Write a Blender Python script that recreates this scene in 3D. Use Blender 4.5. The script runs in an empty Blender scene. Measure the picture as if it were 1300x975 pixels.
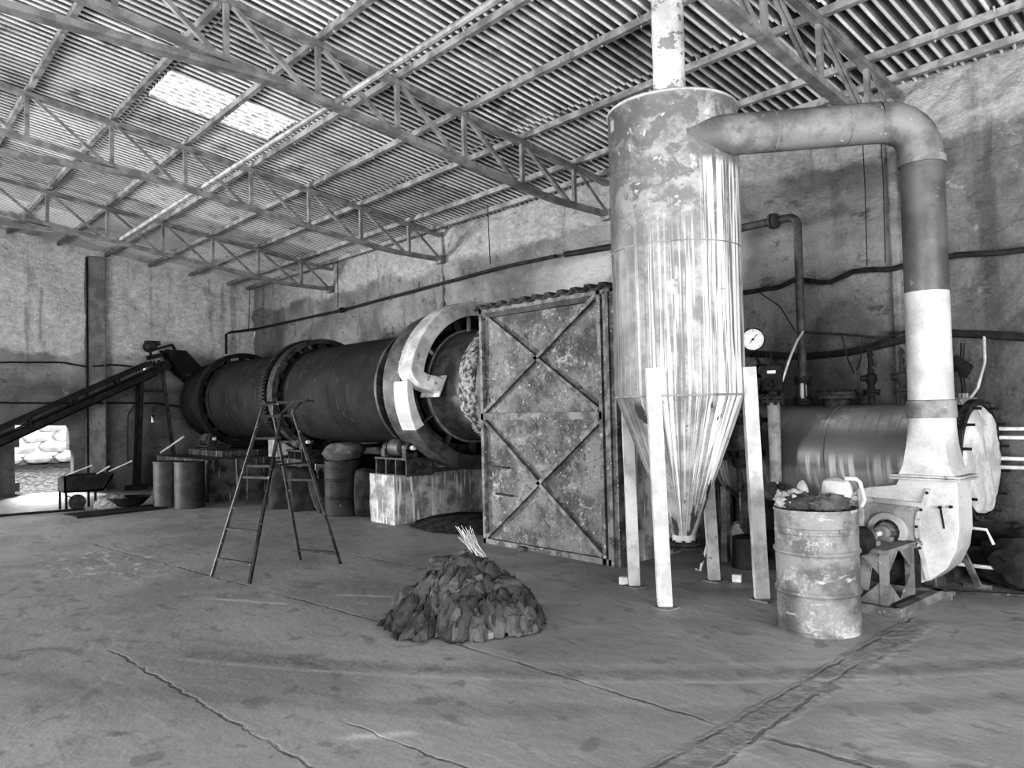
import bpy, bmesh, math, random
from mathutils import Vector, Matrix, noise, Euler
random.seed(7)
col = bpy.context.scene.collection
PI = math.pi
def V(*a): return Vector(a)

# ---------------------------------------------------------------- materials
class NT:
    def __init__(s, m):
        m.use_nodes = True; s.t = m.node_tree; s.t.nodes.clear()
    def n(s, typ, **kw):
        nd = s.t.nodes.new(typ)
        for k, v in kw.items():
            if k in ('inp',):
                for i, x in v.items():
                    s.set(nd.inputs[i], x)
            else: setattr(nd, k, v)
        return nd
    def set(s, sock, x):
        if isinstance(x, bpy.types.NodeSocket): s.t.links.new(x, sock)
        elif isinstance(x, bpy.types.Node): s.t.links.new(x.outputs[0], sock)
        else: sock.default_value = x
    def math(s, op, a, b=0.0, c=0.0, clamp=False):
        nd = s.n('ShaderNodeMath', operation=op, use_clamp=clamp)
        s.set(nd.inputs[0], a); s.set(nd.inputs[1], b); s.set(nd.inputs[2], c); return nd.outputs[0]
    def step(s, x, lo, hi):
        nd = s.n('ShaderNodeMapRange', clamp=True, interpolation_type='SMOOTHSTEP')
        s.set(nd.inputs[0], x); s.set(nd.inputs[1], lo); s.set(nd.inputs[2], hi); nd.inputs[3].default_value = 0; nd.inputs[4].default_value = 1
        return nd.outputs[0]
    def noise(s, vec, scale, detail=5, rough=.6, stretch=None, dist=0):
        if stretch:
            mp = s.n('ShaderNodeMapping'); s.set(mp.inputs[0], vec); mp.inputs['Scale'].default_value = stretch; vec = mp.outputs[0]
        nd = s.n('ShaderNodeTexNoise'); s.set(nd.inputs['Vector'], vec)
        nd.inputs['Scale'].default_value = scale; nd.inputs['Detail'].default_value = detail
        nd.inputs['Roughness'].default_value = rough; nd.inputs['Distortion'].default_value = dist
        return nd.outputs[0]
    def mix(s, f, a, b):
        nd = s.n('ShaderNodeMix', data_type='FLOAT'); s.set(nd.inputs[0], f); s.set(nd.inputs[2], a); s.set(nd.inputs[3], b); return nd.outputs[0]
    def coord(s, kind='Object'):
        return s.n('ShaderNodeTexCoord').outputs[kind]
    def finish(s, val, rough=.8, height=None, bump=.3, bdist=.01, metal=0., spec=.3):
        cc = s.n('ShaderNodeCombineColor'); 
        for i in range(3): s.set(cc.inputs[i], val)
        b = s.n('ShaderNodeBsdfPrincipled'); s.set(b.inputs['Base Color'], cc.outputs[0])
        s.set(b.inputs['Roughness'], rough); b.inputs['Metallic'].default_value = metal
        b.inputs['Specular IOR Level'].default_value = spec
        if height is not None:
            bp = s.n('ShaderNodeBump'); bp.inputs['Strength'].default_value = bump; bp.inputs['Distance'].default_value = bdist
            s.set(bp.inputs['Height'], height); s.t.links.new(bp.outputs[0], b.inputs['Normal'])
        o = s.n('ShaderNodeOutputMaterial'); s.t.links.new(b.outputs[0], o.inputs[0]); return b

def mat(name, a, b, sc=3, lo=.4, hi=.6, rough=.75, bump=.3, bsc=25, metal=0., spec=.3, patches=(), streaks=(), bdist=.01, grad=None, detail=6):
    m = bpy.data.materials.new(name); N = NT(m); P = N.coord()
    v = N.mix(N.step(N.noise(P, sc, detail), lo, hi), a, b)
    h = N.noise(P, bsc, 5)
    sep = N.n('ShaderNodeSeparateXYZ'); N.set(sep.inputs[0], P)
    if grad:   # (axis, lo, hi, multiplier at lo, multiplier at hi)
        v = N.math('MULTIPLY', v, N.mix(N.step(sep.outputs[grad[0]], grad[1], grad[2]), grad[3], grad[4]))
    for (fxy, fz, l, hh, c, zl, zh) in streaks:
        k = N.step(N.noise(P, 1, 3, .5, stretch=(fxy, fxy, fz)), l, hh)
        k = N.math('MULTIPLY', k, N.step(N.noise(P, 1.7, 2), .3, .5))
        if zl is not None: k = N.math('MULTIPLY', k, N.step(sep.outputs[2], zl, zh))
        v = N.mix(k, v, c)
    for (ps, l, hh, c, r) in patches:
        k = N.step(N.noise(P, ps, 7, r), l, hh); v = N.mix(k, v, c)
        h = N.math('ADD', h, N.math('MULTIPLY', k, .5))
    v = N.math('MULTIPLY', v, N.mix(N.noise(P, 60, 3), .8, 1.2))
    N.finish(v, rough, h, bump, bdist, metal, spec)
    return m

M = {}
M['kiln'] = mat('dusty_dark_shell', .018, .028, 2, rough=.8, bump=.1, bsc=40, spec=.15, patches=((14, .7, .76, .1, .6),), streaks=((14, .7, .62, .72, .06, None, 0),))
M['black'] = mat('blackened_iron', .012, .027, 6, rough=.7, bump=.5, bsc=40)
M['iron'] = mat('worn_dark_iron', .022, .055, 8, rough=.65, bump=.4, bsc=50, patches=((18, .64, .7, .2, .6),))
M['tyre'] = mat('riding_ring_steel', .045, .085, 6, rough=.55, bump=.2, patches=((25, .68, .72, .4, .6),))
M['steel'] = mat('grey_steel_paint', .13, .21, 5, rough=.55, bump=.15, bsc=60, patches=((9, .62, .72, .09, .6),))
M['purlin'] = mat('purlin_paint', .16, .28, 5, rough=.5, bump=.1, patches=((12, .62, .7, .12, .6),))
M['lightpaint'] = mat('chipped_light_paint', .28, .42, 4, rough=.55, bump=.4, bsc=30, patches=((7, .6, .66, .12, .7),))
M['midpaint'] = mat('mid_grey_paint', .14, .24, 5, rough=.6, bump=.3, patches=((14, .64, .7, .42, .7),))
M['white'] = mat('white_flaking_paint', .34, .46, 3, rough=.5, bump=.35, bsc=25, patches=((11, .63, .68, .22, .75),), streaks=((30, 1.5, .66, .74, .3, None, 0),))
M['legwhite'] = mat('leg_white_paint', .3, .42, 6, rough=.6, bump=.3, patches=((16, .66, .7, .3, .7),))
M['rustgrey'] = mat('rusty_grey', .1, .2, 5, rough=.8, bump=.5, patches=((20, .6, .68, .3, .7),))
M['box'] = mat('furnace_plate', .06, .16, 2.2, .38, .62, rough=.8, bump=.8, bsc=22, bdist=.015, patches=((3.6, .46, .66, .26, .85), (17, .56, .66, .05, .8), (2.0, .56, .66, .42, .85), (26, .6, .64, .5, .7)), detail=9)
M['boxbar'] = mat('furnace_angle_iron', .07, .17, 8, rough=.75, bump=.5, patches=((22, .6, .66, .45, .7),))
M['crust'] = mat('encrusted_lining', .05, .3, 14, rough=.95, bump=1.0, bsc=30, bdist=.03)
def _unused(): return mat('boiler_dusty_metal', .2, .3, 2, rough=.42, bump=.1, spec=.5, patches=((4, .58, .72, .36, .6),), streaks=((22, .9, .5, .62, .1, None, 0), (30, .6, .56, .66, .34, None, 0)), metal=.35, grad=(2, .95, 1.35, .8, 1.15))
M['foil'] = mat('pale_lagging', .36, .5, 5, rough=.4, bump=.9, bsc=7, bdist=.03)
M['concrete'] = mat('plinth_concrete', .16, .34, 5, rough=.9, bump=.5, streaks=((18, 1.2, .56, .64, .5, None, 0),), patches=((9, .62, .7, .1, .7),))
M['concdark'] = mat('shaded_concrete', .03, .08, 5, rough=.9, bump=.5, streaks=((16, 1.2, .6, .68, .3, None, 0),))  # concrete darkened to put the under-kiln shade into its colour
M['pilaster'] = mat('grey_pilaster', .16, .24, 4, rough=.9, bump=.4, patches=((4, .62, .7, .1, .7),))
M['drum'] = mat('rusty_drum', .1, .19, 4, rough=.65, bump=.3, metal=.1, patches=((5, .52, .66, .34, .85), (17, .64, .7, .07, .7)), streaks=((5, 14, .62, .7, .36, None, 0),))
M['ddrum'] = mat('dark_drum', .014, .028, 5, rough=.7, bump=.3, patches=((8, .64, .68, .25, .8),))
M['barrel'] = mat('barrel_grey', .024, .04, 5, rough=.6, bump=.2)
M['jug'] = mat('dirty_white_plastic', .3, .42, 6, rough=.5, bump=.3, bsc=12, patches=((9, .6, .7, .25, .7),))
M['cloth'] = mat('burlap_dark', .03, .065, 7, rough=1, bump=.6, bsc=120)
M['cloth2'] = mat('burlap_mid', .06, .105, 6, rough=1, bump=.6, bsc=120)
M['cloth3'] = mat('burlap_light', .2, .32, 6, rough=1, bump=.5, bsc=120)
M['clothblack'] = mat('sacking_black', .025, .05, 6, rough=1, bump=.6, bsc=90)
M['bag'] = mat('sack_grey', .03, .05, 5, rough=.95, bump=.4, bsc=80)  # sack grey toned down, shade below the kiln is in this colour
M['outbag'] = mat('white_outdoor_sack', .75, .85, 5, rough=.8, bump=.3)
M['straw'] = mat('pale_straw', .35, .5, 9, rough=.7, bump=.1)
M['brick'] = mat('pale_brick', .45, .6, 9, rough=.9, bump=.5)
M['cable'] = mat('black_cable', .02, .035, 9, rough=.6, bump=.2)
M['cablelight'] = mat('pale_cable', .35, .5, 9, rough=.6, bump=.2)
M['pipe'] = mat('dark_pipe', .05, .09, 9, rough=.6, bump=.3, patches=((20, .68, .72, .3, .7),))
M['rod'] = mat('bright_rod', .45, .6, 9, rough=.4, bump=.1)
M['chim'] = mat('chimney_flaking', .42, .56, 4, rough=.6, bump=.4, patches=((6, .54, .58, .22, .7),))
M['ductup'] = mat('duct_grey_paint', .07, .11, 3, rough=.45, bump=.15, spec=.5, patches=((5, .62, .72, .3, .7),))
M['duct_h'] = mat('duct_dusty_paint', .11, .2, 3, rough=.55, bump=.2, patches=((7, .6, .66, .12, .7), (10, .66, .7, .65, .7)))
M['gravel'] = mat('gravel', .015, .08, 9, rough=1, bump=1, bsc=14, bdist=.05)
M['dirt'] = mat('oily_dirt', .015, .05, 6, rough=.9, bump=.8, bsc=18, bdist=.03, patches=((30, .68, .72, .3, .6),))
M['belt'] = mat('rubber_belt', .02, .04, 8, rough=.9, bump=.3)
M['gusset'] = mat('stand_grey_paint', .12, .2, 5, rough=.7, bump=.3, patches=((9, .6, .66, .34, .7),))
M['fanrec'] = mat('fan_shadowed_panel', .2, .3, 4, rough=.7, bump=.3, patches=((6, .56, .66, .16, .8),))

def m_glass():
    m = bpy.data.materials.new('sight_glass'); N = NT(m)
    b = N.finish(.8, .08, None); b.inputs['Transmission Weight'].default_value = .9; return m
M['glass'] = m_glass()
M['ladder'] = mat('paint_spotted_black', .012, .03, 8, rough=.6, bump=.3, patches=((24, .62, .66, .4, .7),))
def m_dial():
    m = bpy.data.materials.new('gauge_dial'); N = NT(m); P = N.coord()
    v = N.mix(N.step(N.noise(P, 30, 3), .4, .6), .75, .9); N.finish(v, .4, None); return m
M['dial'] = m_dial()

def m_boiler():
    m = bpy.data.materials.new('boiler_dusty_metal'); N = NT(m); P = N.coord()
    s = N.n('ShaderNodeSeparateXYZ'); N.set(s.inputs[0], P); z = s.outputs[2]
    v = N.mix(N.step(N.noise(P, 1.3, 6, .6), .35, .65), .17, .26)
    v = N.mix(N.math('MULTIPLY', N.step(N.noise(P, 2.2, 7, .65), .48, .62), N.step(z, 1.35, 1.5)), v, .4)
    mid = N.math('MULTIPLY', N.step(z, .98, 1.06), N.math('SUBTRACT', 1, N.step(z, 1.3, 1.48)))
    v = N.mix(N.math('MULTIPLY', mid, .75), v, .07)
    run = N.noise(P, 1, 3, .5, stretch=(16, 1.2, .9)); run2 = N.noise(P, 1, 3, .5, stretch=(38, 1.5, 1.2))
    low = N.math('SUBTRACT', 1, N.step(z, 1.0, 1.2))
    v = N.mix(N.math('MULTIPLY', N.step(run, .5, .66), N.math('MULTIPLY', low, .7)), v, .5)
    v = N.mix(N.math('MULTIPLY', N.step(run2, .56, .66), .45), v, .1)
    v = N.math('MULTIPLY', v, N.mix(N.noise(P, 60, 3), .85, 1.15))
    N.finish(v, .42, N.noise(P, 18, 4), .12, .01, .25, .5); return m
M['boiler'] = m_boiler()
def m_cyclone():
    m = bpy.data.materials.new('cyclone_paint'); N = NT(m); P = N.coord()
    s = N.n('ShaderNodeSeparateXYZ'); N.set(s.inputs[0], P); x, y, z = s.outputs[:3]
    v = N.mix(N.step(N.noise(P, 4.5, 8, .65), .38, .62), .14, .28)
    # coordinates wrapped round the shell, so paint runs follow the slope of the cone too
    rr = N.math('SQRT', N.math('ADD', N.math('MULTIPLY', x, x), N.math('MULTIPLY', y, y)))
    cw = N.n('ShaderNodeCombineXYZ'); N.set(cw.inputs[0], N.math('MULTIPLY', N.math('DIVIDE', x, rr), .56)); N.set(cw.inputs[1], N.math('MULTIPLY', N.math('DIVIDE', y, rr), .56)); N.set(cw.inputs[2], z); Q = cw.outputs[0]
    # mottled top area
    top = N.step(z, 2.9, 3.4)
    bl = N.step(N.noise(P, 5, 8, .75, dist=.5), .46, .54)
    v = N.mix(N.math('MULTIPLY', bl, top), v, .13)
    v = N.mix(N.math('MULTIPLY', N.step(N.noise(P, 8, 6, .7), .61, .65), top), v, .42)
    # vertical white run marks, dense low down and on the right-hand side below the inlet
    st = N.noise(Q, 1, 2, .5, stretch=(21, 21, .55))
    st2 = N.noise(Q, 1, 2, .5, stretch=(42, 42, .8)); st3 = N.noise(Q, 1, 2, .5, stretch=(55, 55, .35))
    low = N.math('SUBTRACT', 1, N.step(z, 2.7, 3.35))
    # angle term: direction (.85,-.1) is picture right
    side = N.step(N.math('ADD', N.math('MULTIPLY', x, .80), N.math('MULTIPLY', y, .59)), .17, .27)
    rgt = N.math('MULTIPLY', side, N.math('SUBTRACT', 1, N.step(z, 3.62, 3.72)))
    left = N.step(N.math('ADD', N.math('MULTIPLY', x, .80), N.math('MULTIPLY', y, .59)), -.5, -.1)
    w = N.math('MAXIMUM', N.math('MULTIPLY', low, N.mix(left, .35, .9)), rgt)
    v = N.mix(N.math('MULTIPLY', N.step(st3, .54, .6), N.math('MULTIPLY', w, .7)), v, .45)
    thr = N.mix(side, .56, .45)
    k = N.step(st, thr, N.math('ADD', thr, .05))
    v = N.mix(N.math('MULTIPLY', k, w), v, .56)
    v = N.mix(N.math('MULTIPLY', N.step(st2, .58, .62), w), v, .12)
    # flaked dark holes in the paint near the cone
    fl = N.math('MULTIPLY', N.step(N.noise(Q, 3.4, 5, .6, stretch=(1, 1, .8)), .56, .575), N.math('SUBTRACT', 1, N.step(z, 1.62, 1.72)))
    v = N.mix(fl, v, .05)
    v = N.mix(N.math('MULTIPLY', N.step(N.noise(P, 16, 4), .68, .7), rgt), v, .1)
    # shaded flank painted in, darker toward the picture left
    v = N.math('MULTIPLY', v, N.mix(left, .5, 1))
    v = N.math('MULTIPLY', v, N.mix(N.noise(P, 70, 3), .8, 1.2))
    h = N.math('ADD', N.noise(P, 25, 5), N.math('MULTIPLY', fl, -1.5))
    N.finish(v, .5, h, .35, .012, 0, .4); return m
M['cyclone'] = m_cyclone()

def m_wall(name, a, b, lowdark=.7, bandz=2.85, top=None):
    m = bpy.data.materials.new(name); N = NT(m); P = N.coord()
    s = N.n('ShaderNodeSeparateXYZ'); N.set(s.inputs[0], P); z = s.outputs[2]
    n1 = N.noise(P, .8, 8, .62, dist=.6)
    v = N.mix(N.step(n1, .35, .65), a, b)
    v = N.mix(N.step(N.noise(P, 2.6, 8, .7, stretch=(1, 1, 1.8)), .56, .7), v, a * .55)
    v = N.mix(N.step(N.noise(P, 3.5, 8, .7), .6, .75), v, min(.85, b * 1.45))
    # grime below the painted band, damp runs
    zz = N.math('ADD', z, N.math('MULTIPLY', N.noise(P, 1.5, 4), .5))
    v = N.math('MULTIPLY', v, N.mix(N.step(zz, bandz - .3, bandz + .3), lowdark, 1.05))
    v = N.math('MULTIPLY', v, N.mix(N.step(zz, 0, 1.9), .62, 1))
    if top:
        tb = N.step(N.math('ADD', z, N.math('MULTIPLY', N.math('SUBTRACT', N.noise(P, .9, 5), .5), .8)), top - .07, top + .07)
        v = N.mix(tb, v, N.mix(N.step(N.noise(P, 7, 9, .75, stretch=(1, 1, 1.7), dist=.5), .3, .7), b * 1.0, min(.9, b * 1.6)))
        pz = N.math('MULTIPLY', N.step(z, 2.75, 3.1), N.math('MULTIPLY', N.step(s.outputs[0], -9.5, -7.5), N.math('SUBTRACT', 1, N.step(z, 3.75, 3.95))))
        v = N.mix(N.math('MULTIPLY', pz, N.step(s.outputs[0], -4.9, -5.4)), v, b * 1.6)
    run = N.math('MULTIPLY', N.step(N.noise(P, 1, 4, .6, stretch=(3.5, 3.5, .25)), .55, .68), .45)
    v = N.mix(run, v, a * .5)
    v = N.math('MULTIPLY', v, N.mix(N.noise(P, 30, 5), .75, 1.25))
    h = N.math('ADD', N.noise(P, 5, 9, .65, stretch=(1, 1, 1.6), dist=.4), N.math('MULTIPLY', N.noise(P, 24, 5), .3))
    N.finish(v, .95, h, 1.0, .07); return m
M['wallb'] = m_wall('back_wall_plaster', .12, .25, .8, 2.85, 4.3)
M['walll'] = m_wall('left_wall_plaster', .25, .42, .55, 2.85, 3.1)

def m_roof():
    m = bpy.data.materials.new('corrugated_cement_sheet'); N = NT(m); P = N.coord()
    s = N.n('ShaderNodeSeparateXYZ'); N.set(s.inputs[0], P)
    # each sheet (about one metre wide, one lap long) weathers differently
    cx = N.math('FLOOR', N.math('DIVIDE', s.outputs[0], 1.05)); cy = N.math('FLOOR', N.math('DIVIDE', N.math('SUBTRACT', s.outputs[1], .02), 1.9))
    cv = N.n('ShaderNodeCombineXYZ'); N.set(cv.inputs[0], cx); N.set(cv.inputs[1], cy)
    wn = N.n('ShaderNodeTexWhiteNoise', noise_dimensions='2D'); N.set(wn.inputs[0], cv)
    v = N.mix(wn.outputs[0], .42, .7)
    v = N.mix(N.step(N.noise(P, 2.0, 7, .65), .5, .75), v, .2)
    v = N.mix(N.step(N.noise(P, 1, 5, .6, stretch=(9, 1.4, 1)), .6, .72), v, .75)
    # corrugation shade painted into the colour, a dark stripe per upper fold
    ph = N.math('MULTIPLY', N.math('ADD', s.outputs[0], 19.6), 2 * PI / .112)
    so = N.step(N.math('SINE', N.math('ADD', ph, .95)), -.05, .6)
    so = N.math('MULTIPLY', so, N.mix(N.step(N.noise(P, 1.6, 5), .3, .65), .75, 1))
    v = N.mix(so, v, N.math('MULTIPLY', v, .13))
    v = N.math('MULTIPLY', v, N.mix(N.noise(P, 55, 3), .6, 1.4))
    N.finish(v, .9, N.noise(P, 40, 4), .4, .008); return m
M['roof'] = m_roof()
def m_sky():
    m = bpy.data.materials.new('translucent_roof_sheet'); N = NT(m); P = N.coord()
    v = N.mix(N.step(N.noise(P, 9, 6, .7), .35, .65), .35, .85)
    t = N.n('ShaderNodeBsdfTranslucent'); cc = N.n('ShaderNodeCombineColor')
    for i in range(3): N.set(cc.inputs[i], v)
    N.t.links.new(cc.outputs[0], t.inputs[0])
    o = N.n('ShaderNodeOutputMaterial'); N.t.links.new(t.outputs[0], o.inputs[0]); return m
M['skylight'] = m_sky()

def m_floor():
    m = bpy.data.materials.new('dusty_concrete_floor'); N = NT(m); P = N.coord()
    s = N.n('ShaderNodeSeparateXYZ'); N.set(s.inputs[0], P); x, y = s.outputs[0], s.outputs[1]
    wob = N.math('MULTIPLY', N.math('SUBTRACT', N.noise(P, 2.2, 5), .5), .22)
    wob2 = N.math('MULTIPLY', N.math('SUBTRACT', N.noise(P, 7, 5), .5), .09)
    v = N.mix(N.step(N.noise(P, .55, 6, .6, dist=.5), .35, .65), .235, .33)
    # swept dust streaks
    v = N.mix(N.step(N.noise(P, 1, 6, .65, stretch=(.9, 2.6, 1), dist=.8), .52, .72), v, .34)
    v = N.mix(N.math('MULTIPLY', N.step(N.noise(P, 1, 7, .7, stretch=(1.4, 3.4, 1), dist=1.2), .57, .66), .6), v, .15)
    # damp blotches
    v = N.mix(N.math('MULTIPLY', N.step(N.noise(P, 4.0, 3, .5, dist=.3), .62, .66), .5), v, .14)
    h = N.math('MULTIPLY', N.noise(P, 9, 7, .6), .35)
    h = N.math('ADD', h, N.math('MULTIPLY', N.noise(P, 2.5, 5), .6))
    def seg(ax, ay, bx, by, w0, w1, wb):
        # soft mask along a line from a to b
        dx, dy = bx - ax, by - ay; L = math.hypot(dx, dy); dx /= L; dy /= L
        rx = N.math('SUBTRACT', x, ax); ry = N.math('SUBTRACT', y, ay)
        t = N.math('ADD', N.math('MULTIPLY', rx, dx), N.math('MULTIPLY', ry, dy))
        d = N.math('ABSOLUTE', N.math('ADD', N.math('SUBTRACT', N.math('MULTIPLY', rx, dy), N.math('MULTIPLY', ry, dx)), wb))
        k = N.math('SUBTRACT', 1, N.step(d, w0, w1))
        tc = N.math('MULTIPLY', N.step(t, 0, .15), N.math('SUBTRACT', 1, N.step(t, L - .15, L)))
        return N.math('MULTIPLY', k, tc)
    # tyre tracks: arcs
    def arc(cx, cy, r, w0, w1, wb):
        ddx = N.math('SUBTRACT', x, cx); ddy = N.math('SUBTRACT', y, cy)
        rr = N.math('SQRT', N.math('ADD', N.math('MULTIPLY', ddx, ddx), N.math('MULTIPLY', ddy, ddy)))
        d = N.math('ABSOLUTE', N.math('ADD', N.math('SUBTRACT', rr, r), wb))
        return N.math('SUBTRACT', 1, N.step(d, w0, w1))
    fade = N.step(N.noise(P, 1.3, 3), .3, .5)
    CX, CY, R = ARC
    wbs = N.math('MULTIPLY', wob, .25)
    g = N.step(x, -6.9, -4.6)
    tf = N.math('MULTIPLY', g, N.mix(N.step(N.noise(P, 6, 6, .7), .35, .6), .25, 1))
    k = N.math('MULTIPLY', N.math('MULTIPLY', arc(CX, CY, R, .02, .13, wbs), tf), .6)
    v = N.mix(k, v, .15); h = N.math('SUBTRACT', h, N.math('MULTIPLY', k, .3))
    for dr, kk in ((.16, .5), (-.15, .25)):
        k = N.math('MULTIPLY', N.math('MULTIPLY', arc(CX, CY, R + dr, .005, .04, wbs), tf), kk); v = N.mix(k, v, .42)
    k = N.math('MULTIPLY', N.math('MULTIPLY', arc(CX - .5, CY - .1, R + .9, .04, .14, wob), fade), .35); v = N.mix(k, v, .15)
    # cracks and slab joints
    for a in (( -11.3, 2.58, -5.0, 3.28, .008, .022), (-5.0, 3.28, -2.3, 3.44, .006, .02), (-6.1, 1.5, -2.5, 1.75, .004, .018), (-3.8, 2.05, -2.2, 2.3, .002, .014), (-2.15, 3.46, -1.4, 3.55, .008, .026), (-2.25, 2.7, -2.42, 6.2, .005, .018), (-2.05, 2.7, -2.25, 4.9, .005, .018), (-9.6, 4.35, -6.4, 4.7, .004, .018)  ):
        k = seg(*a, wob2); k = N.math('MULTIPLY', k, N.mix(N.step(N.noise(P, 3.1, 4), .4, .55), .15, 1)); v = N.mix(N.math('MULTIPLY', k, .6), v, .08); h = N.math('SUBTRACT', h, N.math('MULTIPLY', k, .6))
    # the rough repaired channel
    ch = seg(-2.15, 2.6, -2.33, 6.2, .08, .14, wob2)
    v = N.mix(N.math('MULTIPLY', N.math('MULTIPLY', ch, N.step(N.noise(P, 11, 6, .7), .42, .6)), .6), v, .14)
    h = N.math('ADD', h, N.math('MULTIPLY', ch, N.math('MULTIPLY', N.noise(P, 13, 4), .8)))
    # pale scrapes
    for a in ((-7.1, 2.55, -6.3, 3.0, .0, .05), (-6.4, 3.4, -5.7, 3.9, 0, .05), (-3.6, 1.9, -3.3, 2.3, 0, .06)):
        v = N.mix(N.math('MULTIPLY', seg(*a, wob2), .7), v, .55)
    dx = N.math('ADD', x, 9.6); dy = N.math('SUBTRACT', y, 2.35)  # glints of light on the floor, painted as a speckled pale patch
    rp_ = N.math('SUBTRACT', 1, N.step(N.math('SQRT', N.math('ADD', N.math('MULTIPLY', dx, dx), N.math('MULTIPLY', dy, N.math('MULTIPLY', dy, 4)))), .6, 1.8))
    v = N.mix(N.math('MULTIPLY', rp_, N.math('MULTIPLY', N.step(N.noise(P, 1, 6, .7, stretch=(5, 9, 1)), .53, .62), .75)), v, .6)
    v = N.mix(N.math('MULTIPLY', N.step(N.noise(P, 1, 6, .7, stretch=(2.5, 5, 1), dist=.6), .58, .7), .45), v, .13)
    sp = N.step(N.noise(P, 26, 3, .6), .73, .76); v = N.mix(N.math('MULTIPLY', sp, .5), v, .6)
    v = N.math('MULTIPLY', v, N.mix(N.noise(P, 45, 4), .85, 1.15))
    rg = N.mix(N.noise(P, 3, 4), .42, .75)
    N.finish(v, rg, h, .55, .03, 0, .35); return m

# ---------------------------------------------------------------- mesh helpers
def frame_from(d):
    d = d.normalized(); up = V(0, 0, 1) if abs(d.z) < .95 else V(1, 0, 0)
    a = d.cross(up).normalized(); b = d.cross(a).normalized(); return a, b
class MB:
    def __init__(s): s.bm = bmesh.new()
    def box(s, c, size, rot=None, taper=1.0):
        vs = []
        for z in (-1, 1):
            for x, y in ((-1, -1), (1, -1), (1, 1), (-1, 1)):
                k = taper if z > 0 else 1
                p = V(x * size[0] / 2 * k, y * size[1] / 2 * k, z * size[2] / 2)
                if rot is not None: p = rot @ p
                vs.append(s.bm.verts.new(p + V(*c)))
        for f in ((3, 2, 1, 0), (4, 5, 6, 7), (0, 1, 5, 4), (1, 2, 6, 5), (2, 3, 7, 6), (3, 0, 4, 7)):
            s.bm.faces.new([vs[i] for i in f])
        return s
    def bounds(s, x0, x1, y0, y1, z0, z1):
        return s.box(((x0 + x1) / 2, (y0 + y1) / 2, (z0 + z1) / 2), (x1 - x0, y1 - y0, z1 - z0))
    def bar(s, a, b, w, h=None, side=None):
        a, b = V(*a), V(*b); h = h or w; d = (b - a).normalized()
        if side is None: side = d.cross(V(0, 0, 1)) if abs(d.z) < .95 else V(1, 0, 0).cross(d)
        side = V(*side); side = (side - d * side.dot(d)).normalized(); up = side.cross(d).normalized()
        vs = []
        for p in (a, b):
            for i, j in ((-1, -1), (1, -1), (1, 1), (-1, 1)): vs.append(s.bm.verts.new(p + side * i * w / 2 + up * j * h / 2))
        for f in ((3, 2, 1, 0), (4, 5, 6, 7), (0, 1, 5, 4), (1, 2, 6, 5), (2, 3, 7, 6), (3, 0, 4, 7)):
            s.bm.faces.new([vs[i] for i in f])
        return s
    def tube(s, pts, r, seg=10, cap=True, sq=None):
        pts = [V(*p) for p in pts]; n = len(pts); rs = r if isinstance(r, (list, tuple)) else [r] * n
        rings = []; a = None
        for i, p in enumerate(pts):
            d = (pts[min(i + 1, n - 1)] - pts[max(i - 1, 0)]).normalized()
            if a is None: a, b = frame_from(d)
            else:
                a = (a - d * a.dot(d)).normalized(); b = d.cross(a).normalized()
            rings.append([s.bm.verts.new(p + (a * math.cos(2 * PI * k / seg) + b * math.sin(2 * PI * k / seg)) * rs[i]) for k in range(seg)])
        for i in range(n - 1):
            for k in range(seg):
                s.bm.faces.new((rings[i][k], rings[i][(k + 1) % seg], rings[i + 1][(k + 1) % seg], rings[i + 1][k]))
        if cap: s.bm.faces.new(rings[0]); s.bm.faces.new(list(reversed(rings[-1])))
        return s
    def lathe(s, o, axis, prof, seg=32, cap0=True, cap1=True, wob=0):
        # prof: (distance along axis, radius)
        o = V(*o); d = V(*axis).normalized(); a, b = frame_from(d); rings = []
        for t, r in prof:
            ring = []
            for k in range(seg):
                an = 2 * PI * k / seg; e = a * math.cos(an) + b * math.sin(an)
                rr = r
                if wob: rr += wob * noise.noise((o + d * t + e * r) * 4)
                ring.append(s.bm.verts.new(o + d * t + e * rr))
            rings.append(ring)
        for i in range(len(rings) - 1):
            for k in range(seg):
                s.bm.faces.new((rings[i][k], rings[i][(k + 1) % seg], rings[i + 1][(k + 1) % seg], rings[i + 1][k]))
        if cap0: s.bm.faces.new(rings[0])
        if cap1: s.bm.faces.new(list(reversed(rings[-1])))
        return s
    def ring(s, o, axis, r0, r1, t0, t1, seg=48):   # annulus with rectangular section
        return s.lathe(o, axis, [(t0, r0), (t0, r1), (t1, r1), (t1, r0), (t0, r0)], seg, False, False)
    def bolts(s, o, axis, R, n, r, t0, t1, ph=0):
        o = V(*o); d = V(*axis).normalized(); a, b = frame_from(d)
        for k in range(n):
            an = 2 * PI * k / n + ph; c = o + (a * math.cos(an) + b * math.sin(an)) * R
            s.lathe(c, d, [(t0, r), (t1, r)], 6)
        return s
    def poly(s, pts, ext):   # planar polygon (list of 3D) extruded by vector
        e = V(*ext); A = [s.bm.verts.new(V(*p)) for p in pts]; B = [s.bm.verts.new(V(*p) + e) for p in pts]; n = len(A)
        s.bm.faces.new(A); s.bm.faces.new(list(reversed(B)))
        for i in range(n): s.bm.faces.new((A[i], B[i], B[(i + 1) % n], A[(i + 1) % n]))
        return s
    def ico(s, c, sc, sub=2, nz=0, f=3, rot=None):
        r = bmesh.ops.create_icosphere(s.bm, subdivisions=sub, radius=1)
        for v in r['verts']:
            p = v.co.copy(); k = 1 + nz * noise.noise(p * f + V(*c))
            p = V(p.x * sc[0], p.y * sc[1], p.z * sc[2]) * k
            if rot is not None: p = rot @ p
            v.co = p + V(*c)
        return s
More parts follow.
